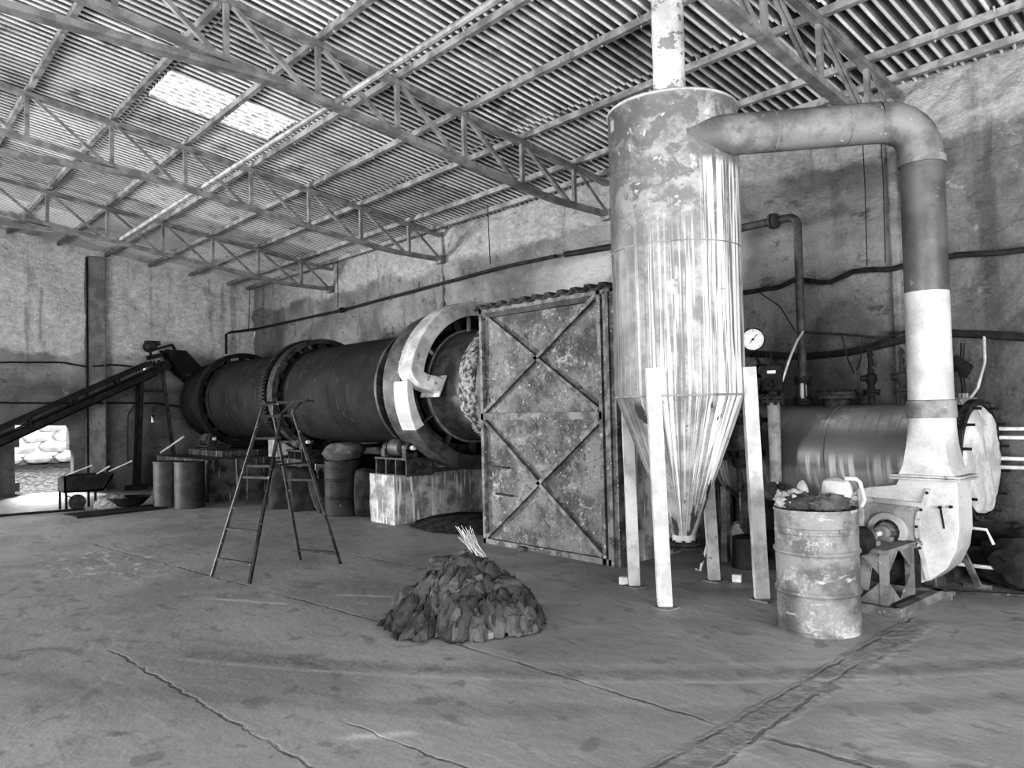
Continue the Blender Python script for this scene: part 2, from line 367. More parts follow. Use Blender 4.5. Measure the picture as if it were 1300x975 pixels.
    def build_split(s, name, m, parent=None, smooth=True, local=False, bevel=0):
        # every loose piece becomes an object of its own; equal pieces are simply separate meshes
        bm = s.bm; bm.verts.index_update(); seen = set(); out = []
        for v in bm.verts[:]:
            if v in seen: continue
            st = [v]; comp = []; seen.add(v)
            while st:
                q = st.pop(); comp.append(q)
                for e in q.link_edges:
                    w = e.other_vert(q)
                    if w not in seen: seen.add(w); st.append(w)
            fs = {f for q in comp for f in q.link_faces}
            n = MB(); mp = {q: n.bm.verts.new(q.co) for q in comp}
            for f in fs: n.bm.faces.new([mp[q] for q in f.verts])
            if local: o = n.build(name, m, smooth=smooth, bevel=bevel); o.parent = parent
            else: o = n.build(name, m, parent, smooth, bevel)
            out.append(o)
        bm.free(); return out
    def build(s, name, m, parent=None, smooth=True, bevel=0, loc=None):
        bmesh.ops.recalc_face_normals(s.bm, faces=s.bm.faces)
        me = bpy.data.meshes.new(name)
        if loc is not None: bmesh.ops.translate(s.bm, verts=s.bm.verts, vec=-V(*loc))
        s.bm.to_mesh(me); s.bm.free()
        if smooth:
            me.shade_smooth(); me.set_sharp_from_angle(angle=math.radians(38))
        o = bpy.data.objects.new(name, me); col.objects.link(o)
        me.materials.append(M[m] if isinstance(m, str) else m)
        if loc is not None: o.location = loc
        if parent is not None:
            o.parent = parent; o.matrix_parent_inverse = Matrix.Translation(parent_world(parent)).inverted()
        if bevel:
            b = o.modifiers.new('edge', 'BEVEL'); b.width = bevel; b.segments = 2; b.limit_method = 'ANGLE'
        return o
def parent_world(p):
    if p.parent is None: return p.location.copy()
    return parent_world(p.parent) + p.matrix_parent_inverse.translation + p.location
def tag(o, label, cat, group=None):
    o['label'] = label; o['category'] = cat
    if group: o['group'] = group
    return o
def thing(name, label, cat, loc=(0, 0, 0), group=None):
    o = bpy.data.objects.new(name, None); col.objects.link(o); o.location = loc; o.empty_display_size = .1
    return tag(o, label, cat, group)
def struct(o): o['kind'] = 'structure'; return o
def copy_thing(root, loc, rotz=0, label=None):
    r = root.copy(); col.objects.link(r); r.location = loc; r.rotation_euler = (0, 0, rotz)
    if label: r['label'] = label
    for ch in root.children:
        c = ch.copy(); col.objects.link(c); c.parent = r
        for g in ch.children:
            d = g.copy(); col.objects.link(d); d.parent = c
    return r

# ---------------------------------------------------------------- room
W, XL, XR, YF, SL, EAVE = 8.36, -19.6, 5.0, -9.0, .145, 4.86
RIDGE = -.4
def ztop(y):          # top chord line (underside of purlins)
    return EAVE + SL * (8.3 - (y if y > RIDGE else 2 * RIDGE - y))
def zroof(y): return ztop(y) + .13

def circ3(a, b, c):
    (x1, y1), (x2, y2), (x3, y3) = a, b, c
    d = 2 * (x1 * (y2 - y3) + x2 * (y3 - y1) + x3 * (y1 - y2))
    ux = ((x1*x1+y1*y1)*(y2-y3)+(x2*x2+y2*y2)*(y3-y1)+(x3*x3+y3*y3)*(y1-y2))/d
    uy = ((x1*x1+y1*y1)*(x3-x2)+(x2*x2+y2*y2)*(x1-x3)+(x3*x3+y3*y3)*(x2-x1))/d
    return ux, uy, math.hypot(x1-ux, y1-uy)
ARC = circ3((-5.6, 1.9), (-3.137, 3.72), (-1.54, 5.6))

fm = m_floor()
fl = MB(); fl.bounds(XL - .3, XR, YF, W + .3, -.25, 0)
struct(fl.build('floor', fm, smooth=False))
def grid(P, nu, nv, skip=None):
    b = MB(); vs = [[b.bm.verts.new(P(i / nu, j / nv)) for j in range(nv + 1)] for i in range(nu + 1)]
    for i in range(nu):
        for j in range(nv):
            if skip and skip(i, j): continue
            b.bm.faces.new((vs[i][j], vs[i + 1][j], vs[i + 1][j + 1], vs[i][j + 1]))
    return b
def og(u, v):
    x = -34 + u * (XL + 34); y = -4 + v * 16
    up = max(0, min(1, (-21 - x) / 6)) * .25
    return V(x, y, -.02 + up + .12 * max(0, noise.noise(V(x, y, 0) * .9)) + .05 * noise.noise(V(x, y, 3) * 5))
struct(grid(og, 70, 80).build('ground', 'gravel'))

def bw(u, v):
    x = XL - .3 + u * (XR - XL + .3); z = v * (zroof(W) + .05)
    q = V(x * .9, 0, z * 1.5)
    d = .055 * noise.fractal(q, 1.0, 2.0, 5) + .03 * noise.noise(q * 5) + .012 * noise.noise(q * 12)
    k = .5 + .7 * max(0, min(1, (z - 2.6)))
    return V(x, W - .02 + d * k, z)
struct(grid(bw, 420, 90).build('wall_back', 'wallb'))
# left wall: grid with the low doorway and two small holes knocked through it
NU, NV = 200, 60
DY0, DY1, DZ = 3.02, 4.12, 1.52
def lw(u, v):
    y = YF + u * (W - YF); z = v * (zroof(y) - .02)
    q = V(3.1, y * .9, z * 1.4)
    d = .09 * noise.fractal(q, 1.0, 2.0, 5) + .045 * noise.noise(q * 3.5) + .02 * noise.noise(q * 9)
    k = .45 + .8 * max(0, min(1, (z - 2.4)))
    return V(XL + .02 + d * k, y, z)
def lskip(i, j):
    y = YF + (i + .5) / NU * (W - YF); z = (j + .5) / NV * zroof(y)
    jag = .05 * noise.noise(V(y * 3, z * 3, 1))
    if DY0 + jag < y < DY1 + jag - .06 * z and z < DZ + jag: return True
    for hy, hz in ((5.78, 1.62), (5.66, 2.86)):
        if abs(y - hy) < .05 and abs(z - hz) < .06: return True
    return False
wl = grid(lw, NU, NV, lskip)
rim = [e for e in wl.bm.edges if e.is_boundary]
def inner(e):
    c = (e.verts[0].co + e.verts[1].co) / 2
    return YF + .1 < c.y < W - .1 and .0 <= c.z < 4 and not (c.z < .01 and abs(e.verts[0].co.z - e.verts[1].co.z) < .001)
ex = bmesh.ops.extrude_edge_only(wl.bm, edges=[e for e in rim if inner(e)])
for v in [x for x in ex['geom'] if isinstance(x, bmesh.types.BMVert)]: v.co.x -= .32
struct(wl.build('wall_left', 'walll'))
wr = MB(); wr.bounds(XR, XR + .2, YF, -2.6, 0, 6.6); wr.bounds(XR, XR + .2, 5.2, W, 0, 6.6); wr.bounds(XR, XR + .2, -2.6, 5.2, 3.4, 6.6); struct(wr.build('wall_right', 'wallb', smooth=False))
wf = MB()
for x0, x1 in ((XL, -7.4), (3.2, XR)): wf.bounds(x0, x1, YF - .2, YF, 0, 5)
wf.bounds(XL, XR, YF - .2, YF, 3.6, 5); struct(wf.build('wall_front', 'wallb', smooth=False))

# corrugated roof (real corrugation, laid in lapped rows)
PITCH, AMP = .112, .039
def roof_rows(rows, x0, x1, mname, name, skipf=None, sub=8):
    b = MB(); n = int(round((x1 - x0) / PITCH * sub))
    for (y0, y1, dz0, dz1) in rows:
        top = []; 
        A = []; B = []
        for i in range(n + 1):
            x = x0 + i * PITCH / sub; w = AMP * math.sin(2 * PI * (x + 19.6) / PITCH)
            A.append(b.bm.verts.new(V(x, y0, zroof(y0) + dz0 + w))); B.append(b.bm.verts.new(V(x, y1, zroof(y1) + dz1 + w)))
        for i in range(n):
            xm = x0 + (i + .5) * PITCH / sub
            if skipf and skipf(xm, (y0 + y1) / 2): continue
            b.bm.faces.new((A[i], A[i + 1], B[i + 1], B[i]))
    return b.build(name, mname, smooth=True)
PY = [8.12, 7.62, 6.66, 5.72, 4.77, 3.8, 2.84, 1.86, .9, -.1]
edges = [8.6, 6.55, 4.66, 3.86, 2.98, .78, RIDGE]
rows = []
for a, b in zip(edges[:-1], edges[1:]):
    rows.append((b - .08, a, .012, -.012) if b > RIDGE else (b, a, 0, -.012))
SKX = (-10.25, -9.38)
def sk(x, y): return SKX[0] < x < SKX[1] and 2.95 < y < 4.7
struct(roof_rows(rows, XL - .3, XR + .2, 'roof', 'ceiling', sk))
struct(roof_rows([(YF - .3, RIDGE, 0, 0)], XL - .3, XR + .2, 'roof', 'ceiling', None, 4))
for i, (y0, y1) in enumerate(((3.05, 3.86), (3.86, 4.66))):
    struct(roof_rows([(y0 - .05, y1, .0, 0)], SKX[0] - .02, SKX[1] + .02, 'skylight', 'window_%d' % (i + 1)))

# pilaster on the left wall, concrete sill line
p = MB(); p.bounds(XL - .05, XL + .28, 4.34, 4.72, 0, 5.34); struct(p.build('trim_1', 'pilaster', bevel=.02))
p = MB(); p.tube([(XL + .3, 4.33, z) for z in (0, 1.2, 2.6, 4.0, 5.3)], .022, 6)
tag(p.build('drain_pipe', 'black', loc=(XL + .3, 4.33, 0)), 'thin black pipe running up the left edge of the grey wall pillar', 'pipe')
p = MB()
for x0 in (-11.25, -3.3): p.bounds(x0 - .05, x0 + .05, W - .07, W, 0, 4.9)
struct(p.build('trim_2', 'wallb', bevel=.03))

# ---------------------------------------------------------------- roof steel
def truss(x, label, detail=True):
    t = thing('roof_truss', label, 'roof truss', (x, 8.2, 4.3), 'roof trusses')
    def zl(y): return 4.97 - .145 * (y - 3.17) if y < 7.0 else 4.4 - .03 * (y - 7.0)
    B = MB(); B.bar((x, 8.3, ztop(8.3) - .03), (x, RIDGE, ztop(RIDGE) - .03), .085, .06); B.bar((x, RIDGE, ztop(RIDGE) - .03), (x, YF + .1, ztop(YF + .1) - .03), .085, .06)
    B.build('top_chord', 'steel', t, False)
    B = MB(); pts = [(x, 8.32, zl(8.3)), (x, 7.3, zl(7.3)), (x, 6.9, zl(6.9)), (x, 3.17, zl(3.17)), (x, RIDGE, zl(3.17) + .145 * (3.17 - RIDGE))]
    for a, b in zip(pts[:-1], pts[1:]):
        B.bar(a, b, .10, .012); B.bar(V(*a) + V(-.045, 0, .03), V(*b) + V(-.045, 0, .03), .012, .055); B.bar(V(*a) + V(.045, 0, .03), V(*b) + V(.045, 0, .03), .012, .055)
    B.build('bottom_chord', 'steel', t, False)
    B = MB(); B.bar((x, 3.4, 4.945), (x, 2 * RIDGE - 3.3, 4.945), .13, .015); B.bar((x - .06, 3.4, 4.97), (x - .06, 2 * RIDGE - 3.3, 4.97), .012, .06)
    B.bar((x + .06, 3.4, 4.97), (x + .06, 2 * RIDGE - 3.3, 4.97), .012, .06)
    B.build('tie_beam', 'steel', t, False)
    ys = [1.86 - .98 * 2, 1.86 - .98, 1.86, 2.84, 3.8, 4.77, 5.72, 6.66, 7.62]
    def lo(y): return zl(y) if y > 3.17 else zl(3.17) + .145 * (3.17 - y)
    for i, y in enumerate(ys):
        y = y - .02
        MB().bar((x, y, lo(y)), (x, y, ztop(y) - .03), .05, .05).build('post', 'steel', t, False)
        y2 = (ys[i + 1] - .1) if i + 1 < len(ys) else 8.26
        MB().bar((x + .02, y + .05, ztop(y) - .05), (x + .02, y2, lo(y2) + .03), .012, .045, side=(1, 0, 0)).build('diagonal', 'steel', t, False)
        if i + 1 < len(ys):
            MB().bar((x - .02, y + .05, ztop(y) - .05), (x - .02, y2, lo(y2) + .03), .045, .012, side=(1, 0, 0)).build('diagonal', 'steel', t, False)
    MB().box((x, 8.27, 4.38), (.16, .1, .14)).build('bearing_plate', 'steel', t, False)
    return t
truss(-3.22, 'grey steel roof truss at the upper right, between chimney and bent duct')
truss(-7.2, 'grey steel roof truss meeting the back wall just left of the tall tank')
truss(-11.22, 'grey steel roof truss, second from the end wall, ending above the large kiln ring')
truss(-15.35, 'grey steel roof truss nearest the far end wall, above the conveyor')
ordn = ['at the eaves on top of the back wall', 'first one out from the back wall', 'second one out from the back wall', 'third one out from the back wall', 'fourth one out from the back wall', 'fifth out from the back wall, between the bright sheets', 'sixth one out from the back wall', 'seventh one out from the back wall', 'eighth one out from the back wall', 'ninth one out from the back wall, beside the ridge']
hook = None
for y, od in zip(PY, ordn):
    t = thing('roof_purlin', 'grey steel roof purlin, ' + od, 'purlin', (XL, y, ztop(y)), 'roof purlins')
    B = MB(); z = ztop(y) + .05
    B.bar((XL + .1, y - .02, z), (XR, y - .02, z), .02, .075); B.bar((XL + .1, y + .01, z - .03), (XR, y + .01, z - .03), .05, .014)
    B.build('rail', 'purlin', t, False)
    k = XL + .7
    while k < 1.5:
        if hook is None:
            B = MB(); B.bar((0, -.05, .06), (0, .02, -.05), .014, .022); hook = B.build('hook_bolt', 'purlin', smooth=False)
            h_ = hook
        else: h_ = hook.copy(); col.objects.link(h_)
        h_.parent = t; h_.location = (k - XL, 0, .05)
        k += .95 if int(k * 10) % 2 else .5
r = MB(); r.tube([(-15.4, 3.98, 4.93), (XR, 3.98, 4.93)], .035, 8)
tag(r.build('runner_tube', 'purlin', loc=(-15.4, 3.98, 4.93)), 'straight steel tube running across the bottom chords of the roof trusses', 'tube')

# ---------------------------------------------------------------- wall services
def noisy(pts, n=6, a=.01):
    out = []
    for (p, q) in zip(pts[:-1], pts[1:]):
        for i in range(n):
            v = V(*p).lerp(V(*q), i / n); out.append(v + V(0, 0, a * noise.noise(v * 3)))
    out.append(V(*pts[-1])); return out
def cable(name, pts, r, m, label, cat='cable', a=.012, seg=7):
    B = MB(); B.tube(noisy(pts, 6, a), r, seg); return tag(B.build(name, m, loc=pts[0]), label, cat)
YW = W - .15
t = thing('conduit_pipe', 'long thin dark pipe slung along the upper back wall behind the furnace', 'pipe', (-19.4, YW, 3.85))
cy = [(-20 + .7, YW, 3.86), (-14.7, YW, 3.85), (-9.5, YW, 3.97), (-8.2, YW, 3.95)]
B = MB(); B.tube(cy, .026, 8); B.build('thin_pipe', 'black', t)
B = MB(); B.tube([(-8.0, YW, 3.94), (-6.2, YW, 3.86), (-5.55, YW, 3.83)], .042, 8); B.build('thick_pipe', 'black', t)
B = MB(); B.lathe((-14.78, YW, 3.85), (1, 0, 0), [(0, .06), (.09, .06)], 8); B.build('coupling', 'black', t)
B = MB(); B.tube([(-19.2, YW, 3.86), (-19.3, 7.6, 3.75), (-19.35, 7.5, 3.7), (-19.35, 7.5, 3.2)], .03, 6); B.build('drop_pipe', 'black', t)
cable('hanging_wire', [(-14.7, YW - .1, 3.9), (-14.68, YW - .1, 5.0)], .008, 'black', 'thin wire holding up the wall pipe near the far corner', 'wire', .0)
cable('hanging_wire', [(-9.5, YW - .2, 4.0), (-9.42, YW - .3, 4.95)], .007, 'black', 'thin wire hanging from the roof down to the wall pipe, above the furnace', 'wire', .0)
cable('hanging_wire', [(-19.4, YW - .1, 3.8), (-19.3, YW - .1, 4.9)], .008, 'black', 'thin wire hanging in the far corner of the room', 'wire', .0)
cable('wall_cable', [(-5.6, YW, 2.9), (-5.05, YW, 2.99), (-4.6, YW, 3.0), (-4.36, YW, 3.05), (-3.95, YW, 2.96), (-3.7, YW, 3.04), (-3.3, YW, 3.0), (-2.7, YW, 3.07), (-2.1, YW, 3.0), (-1, YW, 3.02), (1.5, YW, 2.95), (XR - .05, YW, 3.05)], .028, 'cable', 'wavy black cable, upper of two on the back wall right of the tank', a=.03)
cable('wall_cable', [(-5.6, YW, 2.3), (-4.95, YW, 2.25), (-4.35, YW, 2.17), (-3.8, YW, 2.18), (-3.2, YW, 2.27), (-2.75, YW, 2.3), (-2.45, YW, 2.26), (-2.1, YW, 2.19), (-1, YW, 2.1), (1.5, YW, 2.2), (XR - .05, YW, 2.1)], .038, 'cable', 'thick black cable, lower of two on the back wall right of the tank', a=.012)
cable('wall_cable', [(-3.75, YW - .03, 2.2), (-3.2, YW - .04, 2.34), (-2.9, YW - .03, 2.38)], .014, 'cable', 'thin stray cable loop just above the thick black cable', a=.03)
cable('wall_cable', [(XL + .12, -2, 2.9), (XL + .12, 2.7, 2.88), (XL + .12, 3.9, 2.9), (XL + .12, 4.3, 2.82), (XL + .36, 4.55, 2.83), (XL + .14, 4.85, 2.88), (XL + .14, 5.3, 2.84)], .02, 'cable', 'thin black cable on the end wall above the conveyor rail')
cable('wall_cable', [(XL + .12, -2, 2.05), (XL + .12, 2.7, 2.02), (XL + .12, 4.3, 1.97), (XL + .33, 4.55, 1.98), (XL + .13, 4.9, 1.99), (XL + .13, 5.8, 1.97), (XL + .13, 6.4, 1.88), (XL + .13, 7.2, 1.7)], .022, 'cable', 'black cable low on the end wall, behind the conveyor legs')
cable('wall_cable', [(XL + .13, 5.35, 1.95), (XL + .13, 5.22, 1.7), (XL + .13, 5.2, .9), (XL + .13, 5.22, .5)], .012, 'cable', 'thin cable hanging down the end wall right of the pillar')
cable('wall_wire', [(-2.47, 8.2, 2.28), (-2.46, 8.15, 2.0), (-2.50, 8.05, 1.75), (-2.56, 7.95, 1.62)], .014, 'cablelight', 'pale flexible conduit dropping from the thick cable to the boiler end', 'cable')
cable('wall_wire', [(-2.66, 8.2, 2.2), (-2.68, 8.2, 1.9), (-2.66, 8.2, 1.62)], .02, 'cable', 'dark cable hanging behind the boiler end beside the pale conduit', 'cable')
for k, (x, lab) in enumerate(((-3.55, 'left'), (-3.36, 'right'))):
    cable('wall_wire', [(x, YW, 4.6), (x + .01, YW, 3.9), (x, YW, 3.08)], .005, 'black', 'hair thin wire down the back wall behind the duct elbow, the %s one of two' % lab, 'wire', .02)

# ---------------------------------------------------------------- rotary kiln
KY, KZ = 7.05, 2.0; KO = (0, KY, KZ)
def K(prof, m, name, parent, seg=64, c0=True, c1=True, wob=0):
    b = MB(); b.lathe(KO, (1, 0, 0), prof, seg, c0, c1, wob); return b.build(name, m, parent)
kiln = thing('rotary_kiln', 'huge dark horizontal rotary drum kiln running along the back wall', 'kiln', (-13.5, KY, 0))
K([(-18.72, .80), (-18.72, .9), (-18.6, .9), (-18.6, .88), (-13.9, .875), (-9.93, .875), (-9.93, .80), (-18.7, .8)], 'kiln', 'shell', kiln, 96, False, False)
b = MB(); 
for x in (-15.4, -11.6): b.ring(KO, (1, 0, 0), .87, .879, x, x + .015, 96)
b.build_split('weld_band', 'kiln', kiln)
b = MB(); b.ring(KO, (1, 0, 0), .96, 1.05, -17.36, -17.1, 96); rr = b.build('riding_ring', 'kiln', kiln)
b = MB()
for k in range(16):
    a = 2 * PI * k / 16; c = V(-17.23, KY - .92 * math.cos(a), KZ + .92 * math.sin(a)); b.box(c, (.2, .1, .1), Matrix.Rotation(-a, 3, 'X'))
b.ring(KO, (1, 0, 0), .875, .9, -17.5, -16.95, 96); b.build_split('spacer_block', 'black', rr)
b = MB(); b.ring(KO, (1, 0, 0), .98, 1.04, -13.9, -13.72, 96)
for k in range(96):
    a = 2 * PI * k / 96; c = V(-13.81, KY - 1.055 * math.cos(a), KZ + 1.055 * math.sin(a)); b.box(c, (.16, .05, .035), Matrix.Rotation(-a, 3, 'X'))
gg = b.build('girth_gear', 'black', kiln)
b = MB(); b.ring(KO, (1, 0, 0), .97, 1.06, -13.55, -13.33, 96); rr = b.build('riding_ring', 'iron', kiln)
b = MB()
for k in range(16):
    a = 2 * PI * k / 16; c = V(-13.6, KY - .92 * math.cos(a), KZ + .92 * math.sin(a)); b.box(c, (.5, .1, .1), Matrix.Rotation(-a, 3, 'X'))
b.build_split('spacer_block', 'black', rr)
b = MB(); b.ring(KO, (1, 0, 0), .8, .975, -9.96, -9.9, 96); b.build('end_flange', 'rod' if False else 'tyre', kiln)
K([(-9.9, .90), (-9.45, .90)], 'black', 'bolted_band', kiln, 64, False, False)
b = MB(); b.bolts((-9.8, KY, KZ), (1, 0, 0), .93, 40, .022, 0, .09); b.bolts((-9.62, KY, KZ), (1, 0, 0), .93, 40, .022, 0, .09, .07); b.build_split('bolt', 'black', kiln)
b = MB(); b.ring(KO, (1, 0, 0), .86, 1.13, -9.47, -9.02, 96); ty = b.build('riding_ring', 'tyre', kiln)
b = MB()
for k in range(48):
    a = 2 * PI * k / 48 + .05
    b.ico((-9.1, KY - 1.133 * math.cos(a), KZ + 1.133 * math.sin(a)), (.014, .014, .014), 1)
b.build_split('rivet', 'rod', ty)
K([(-9.05, .80), (-8.5, .80), (-7.3, .80), (-7.3, .7), (-9.0, .7)], 'tyre', 'inlet_shell', kiln, 64, False, False)
b = MB(); b.lathe(KO, (1, 0, 0), [(-8.12, .8), (-8.1, .84), (-7.95, .86), (-7.8, .83), (-7.76, .8)], 96, False, False, .05); b.build('crust_ring', 'crust', kiln)
b = MB(); b.lathe(KO, (1, 0, 0), [(-8.9, .80), (-8.85, .83), (-8.8, .83), (-8.8, .8)], 64, False, False); b.build('shell_band', 'midpaint', kiln)
# spiral feed channels around the mouth (square section)
def spiral(ang, rad, w, h, x):
    b = MB(); rings = []; n = len(ang); pts = []
    for a, R in zip(ang, rad):
        a = math.radians(a); pts.append(V(x, KY - R * math.cos(a), KZ + R * math.sin(a)))
    for i, p in enumerate(pts):
        d = (pts[min(i + 1, n - 1)] - pts[max(i - 1, 0)]).normalized(); o = V(1, 0, 0).cross(d).normalized()
        rings.append([b.bm.verts.new(p + V(sx * w / 2, 0, 0) + o * so * h / 2) for sx, so in ((-1, -1), (1, -1), (1, 1), (-1, 1))])
    for i in range(n - 1):
        for k in range(4): b.bm.faces.new((rings[i][k], rings[i][(k + 1) % 4], rings[i + 1][(k + 1) % 4], rings[i + 1][k]))
    b.bm.faces.new(rings[0]); b.bm.faces.new(list(reversed(rings[-1])))
    return b, pts[-1]
SX = -8.86
def sweep(pts, w, h):
    b = MB(); rings = []; n = len(pts); hs = h if isinstance(h, list) else [h] * n
    for i, p in enumerate(pts):
        d = (pts[min(i + 1, n - 1)] - pts[max(i - 1, 0)]).normalized(); o = V(1, 0, 0).cross(d).normalized()
        rings.append([b.bm.verts.new(p + V(sx * w / 2, 0, 0) + o * so * hs[i] / 2) for sx, so in ((-1, -1), (1, -1), (1, 1), (-1, 1))])
    for i in range(n - 1):
        for k in range(4): b.bm.faces.new((rings[i][k], rings[i][(k + 1) % 4], rings[i + 1][(k + 1) % 4], rings[i + 1][k]))
    b.bm.faces.new(rings[0]); b.bm.faces.new(list(reversed(rings[-1])))
    return b
def rp(a, R, x): a = math.radians(a); return V(x, KY - R * math.cos(a), KZ + R * math.sin(a))
S1 = SX + .06
path = [rp(215 - i * 3.4, 1.115, S1) for i in range(61)]      # ends at 11 degrees
d0 = (path[-1] - path[-2]).normalized(); n0 = (V(S1, KY, KZ) - path[-1]).normalized(); q0 = path[-1]
curl = [q0 + d0 * .17 * math.sin(f) + n0 * .17 * (1 - math.cos(f)) for f in [math.radians(x) for x in range(0, 88, 8)]]
dl_ = (curl[-1] - curl[-2]).normalized(); curl.append(curl[-1] + dl_ * .11)
curl = [p + V(.24 * (i / (len(curl) - 1)) ** 1.3, 0, 0) for i, p in enumerate(curl)]
sweep(path[:34], .34, .21).build('spiral_channel', 'midpaint', kiln, bevel=.01)
sweep(path[33:] + curl[1:], .34, .21).build('spiral_channel', 'lightpaint', kiln, bevel=.01)
e_ = curl[-1]; rx = math.atan2(dl_.z, dl_.y)
b = MB(); b.box(e_, (.44, .025, .32), Matrix.Rotation(rx, 3, 'X')); b.build('channel_flange', 'lightpaint', kiln, bevel=.006)
S2 = SX - .03
sweep([rp(3 - i * 3, 1.165, S2) for i in range(12)], .34, [.09 + .006 * i for i in range(12)]).build('spiral_channel', 'white', kiln, bevel=.008)
sweep([rp(-30 - i * 4, 1.165 - .05 * min(1, i / 6), S2) for i in range(40)], .34, [.16 + .05 * min(1, i / 6) for i in range(40)]).build('spiral_channel', 'tyre', kiln, bevel=.01)
b = MB(); b.bar((SX + .1, KY - .9, KZ + .55), (SX + .1, KY - .76, KZ + .44), .04); b.bar((SX + .1, KY - .1, KZ + .78), (SX + .1, KY - .1, KZ + 1.02), .04); b.build_split('stay', 'lightpaint', kiln)
b = MB()
for a in (35, 75, 110, -60, -90, -30):
    a = math.radians(a); b.bar((SX, KY - .78 * math.cos(a), KZ + .78 * math.sin(a)), (SX, KY - 1.03 * math.cos(a), KZ + 1.03 * math.sin(a)), .1, .02)
b.build_split('channel_bracket', 'tyre', kiln)

# supports
def plinth(x0, x1, y0, y1, h, m, label, z0=0):
    b = MB(); b.bounds(x0, x1, y0, y1, z0, h)
    bmesh.ops.subdivide_edges(b.bm, edges=b.bm.edges[:], cuts=8, use_grid_fill=True)
    for v in b.bm.verts: v.co += V(noise.noise(v.co * 4), noise.noise(v.co * 4 + V(5, 0, 0)), 0) * .012
    return tag(b.build('concrete_plinth', m, bevel=0, loc=((x0 + x1) / 2, (y0 + y1) / 2, 0)), label, 'plinth')
plinth(-10.2, -9.52, 6.12, 8.2, .72, 'concrete', 'pale streaked concrete plinth under the furnace end of the kiln')
plinth(-17.8, -14.7, 5.35, 8.2, .80, 'concdark', 'long low concrete plinth under the far end of the kiln, behind the two barrels')
plinth(-17.6, -15.6, 5.95, 8.1, .92, 'concdark', 'dark concrete step on top of the far plinth, right below the kiln', .8)
plinth(-14.1, -13.0, 6.4, 8.2, .80, 'concdark', 'dark concrete plinth behind the slumped sacks, below the middle ring of the kiln')
def rollers(x, z, zc, yc, r, label):
    t = thing('roller_station', label, 'roller stand', (x, yc, z), 'kiln roller stands')
    hb = zc - z - .14; y0 = yc - .16
    b = MB(); b.bounds(x - .42, x + .42, y0, y0 + .5, z + hb - .03, z + hb); b.bounds(x - .42, x + .42, y0, y0 + .5, z, z + .02)
    for xx in (-.41, -.14, .12, .39): b.bounds(x + xx - .015, x + xx + .015, y0 + .02, y0 + .48, z, z + hb)
    b.build('base_frame', 'iron', t)
    b = MB(); b.lathe((x - .13, yc, zc), (1, 0, 0), [(0, .05), (.0, r - .005), (.03, r), (.23, r), (.26, r - .005), (.26, .05)], 28); b.build('roller', 'tyre', t)
    b = MB(); b.tube([(x - .4, yc, zc), (x + .4, yc, zc)], .035, 12); b.build('shaft', 'rod', t)
    for q in (-1, 1):
        b = MB(); b.box((x + q * .28, yc, zc - .08), (.1, .2, .12)); b.lathe((x + q * .28 - .05, yc, zc), (1, 0, 0), [(0, .08), (.1, .08)], 16); b.build('bearing', 'iron', t)
    return t
rollers(-9.6, .72, 1.12, 6.26, .13, 'dark roller and bearing stand on the pale concrete plinth, under the furnace end')
rollers(-17.2, .92, 1.14, 6.24, .12, 'dark roller stand under the far riding ring of the kiln')
rollers(-13.45, .80, 1.12, 6.56, .12, 'dark roller stand under the middle riding ring of the kiln')
# gear guard and drive motor below the girth gear
t = thing('gear_guard', 'pale curved sheet guard below the gear ring of the kiln', 'guard', (-13.8, 6.5, .85))
b = MB(); pts = []
for i in range(9):
    a = math.radians(-50 - i * 9); pts.append((-13.95, KY - 1.13 * math.cos(a) * 1.0, KZ + 1.13 * math.sin(a)))
pts += [(-13.95, 7.0, .86), (-13.95, 6.25, .86)]
b.poly(pts, (.3, 0, 0)); b.build('side_sheet', 'lightpaint', t)
b = MB(); b.bounds(-13.98, -13.62, 6.2, 6.28, .85, 1.2); b.build('end_strip', 'midpaint', t)
t = thing('drive_motor', 'dark electric motor with cooling fins below the middle of the kiln', 'motor', (-12.6, 6.9, 0))
b = MB(); b.lathe((-12.9, 6.9, .90), (1, 0, 0), [(0, .05), (0, .14), (.06, .17), (.5, .17), (.54, .12)], 20); b.build('motor_body', 'iron', t)
b = MB()
for k in range(14): a = 2 * PI * k / 14; b.box((-12.6, 6.9 + .18 * math.cos(a), .90 + .18 * math.sin(a)), (.38, .01, .04), Matrix.Rotation(a + PI / 2, 3, 'X'))
b.build_split('fin', 'black', t)
b = MB(); b.bounds(-12.95, -12.3, 6.6, 7.2, 0, .73); b.build('stand', 'concdark', t)
b = MB(); b.bar((-12.15, 6.5, 0), (-12.15, 6.5, 1.05), .06); b.bar((-12.15, 7.6, 0), (-12.15, 7.6, 1.05), .06); b.bar((-12.15, 6.5, 1.04), (-12.15, 7.6, 1.04), .06)
b.bar((-11.4, 7.4, 0), (-11.4, 7.4, 1.04), .07); b.bar((-12.15, 7.6, .6), (-11.4, 7.4, .6), .05)
tag(b.build('steel_trestle', 'black', smooth=False, loc=(-12.2, 6.9, 0)), 'dark steel trestle under the kiln behind the dented drum', 'trestle')
# earth spilled beside the plinth
b = MB(); b.lathe((-8.7, 6.7, 0), (0, 0, 1), [(0, .95), (.05, .8), (.1, .55), (.13, .2)], 36, True, True, .14)
for v in b.bm.verts: v.co.x = -8.7 + (v.co.x + 8.7) * 1.1; v.co.y = 6.9 + (v.co.y - 6.7) * .85; v.co.z = max(0, v.co.z) + .01
o = b.build('dirt_mound', 'dirt'); tag(o, 'low dark oily dirt mound between the pale plinth and the furnace door panel', 'dirt'); o['kind'] = 'stuff'

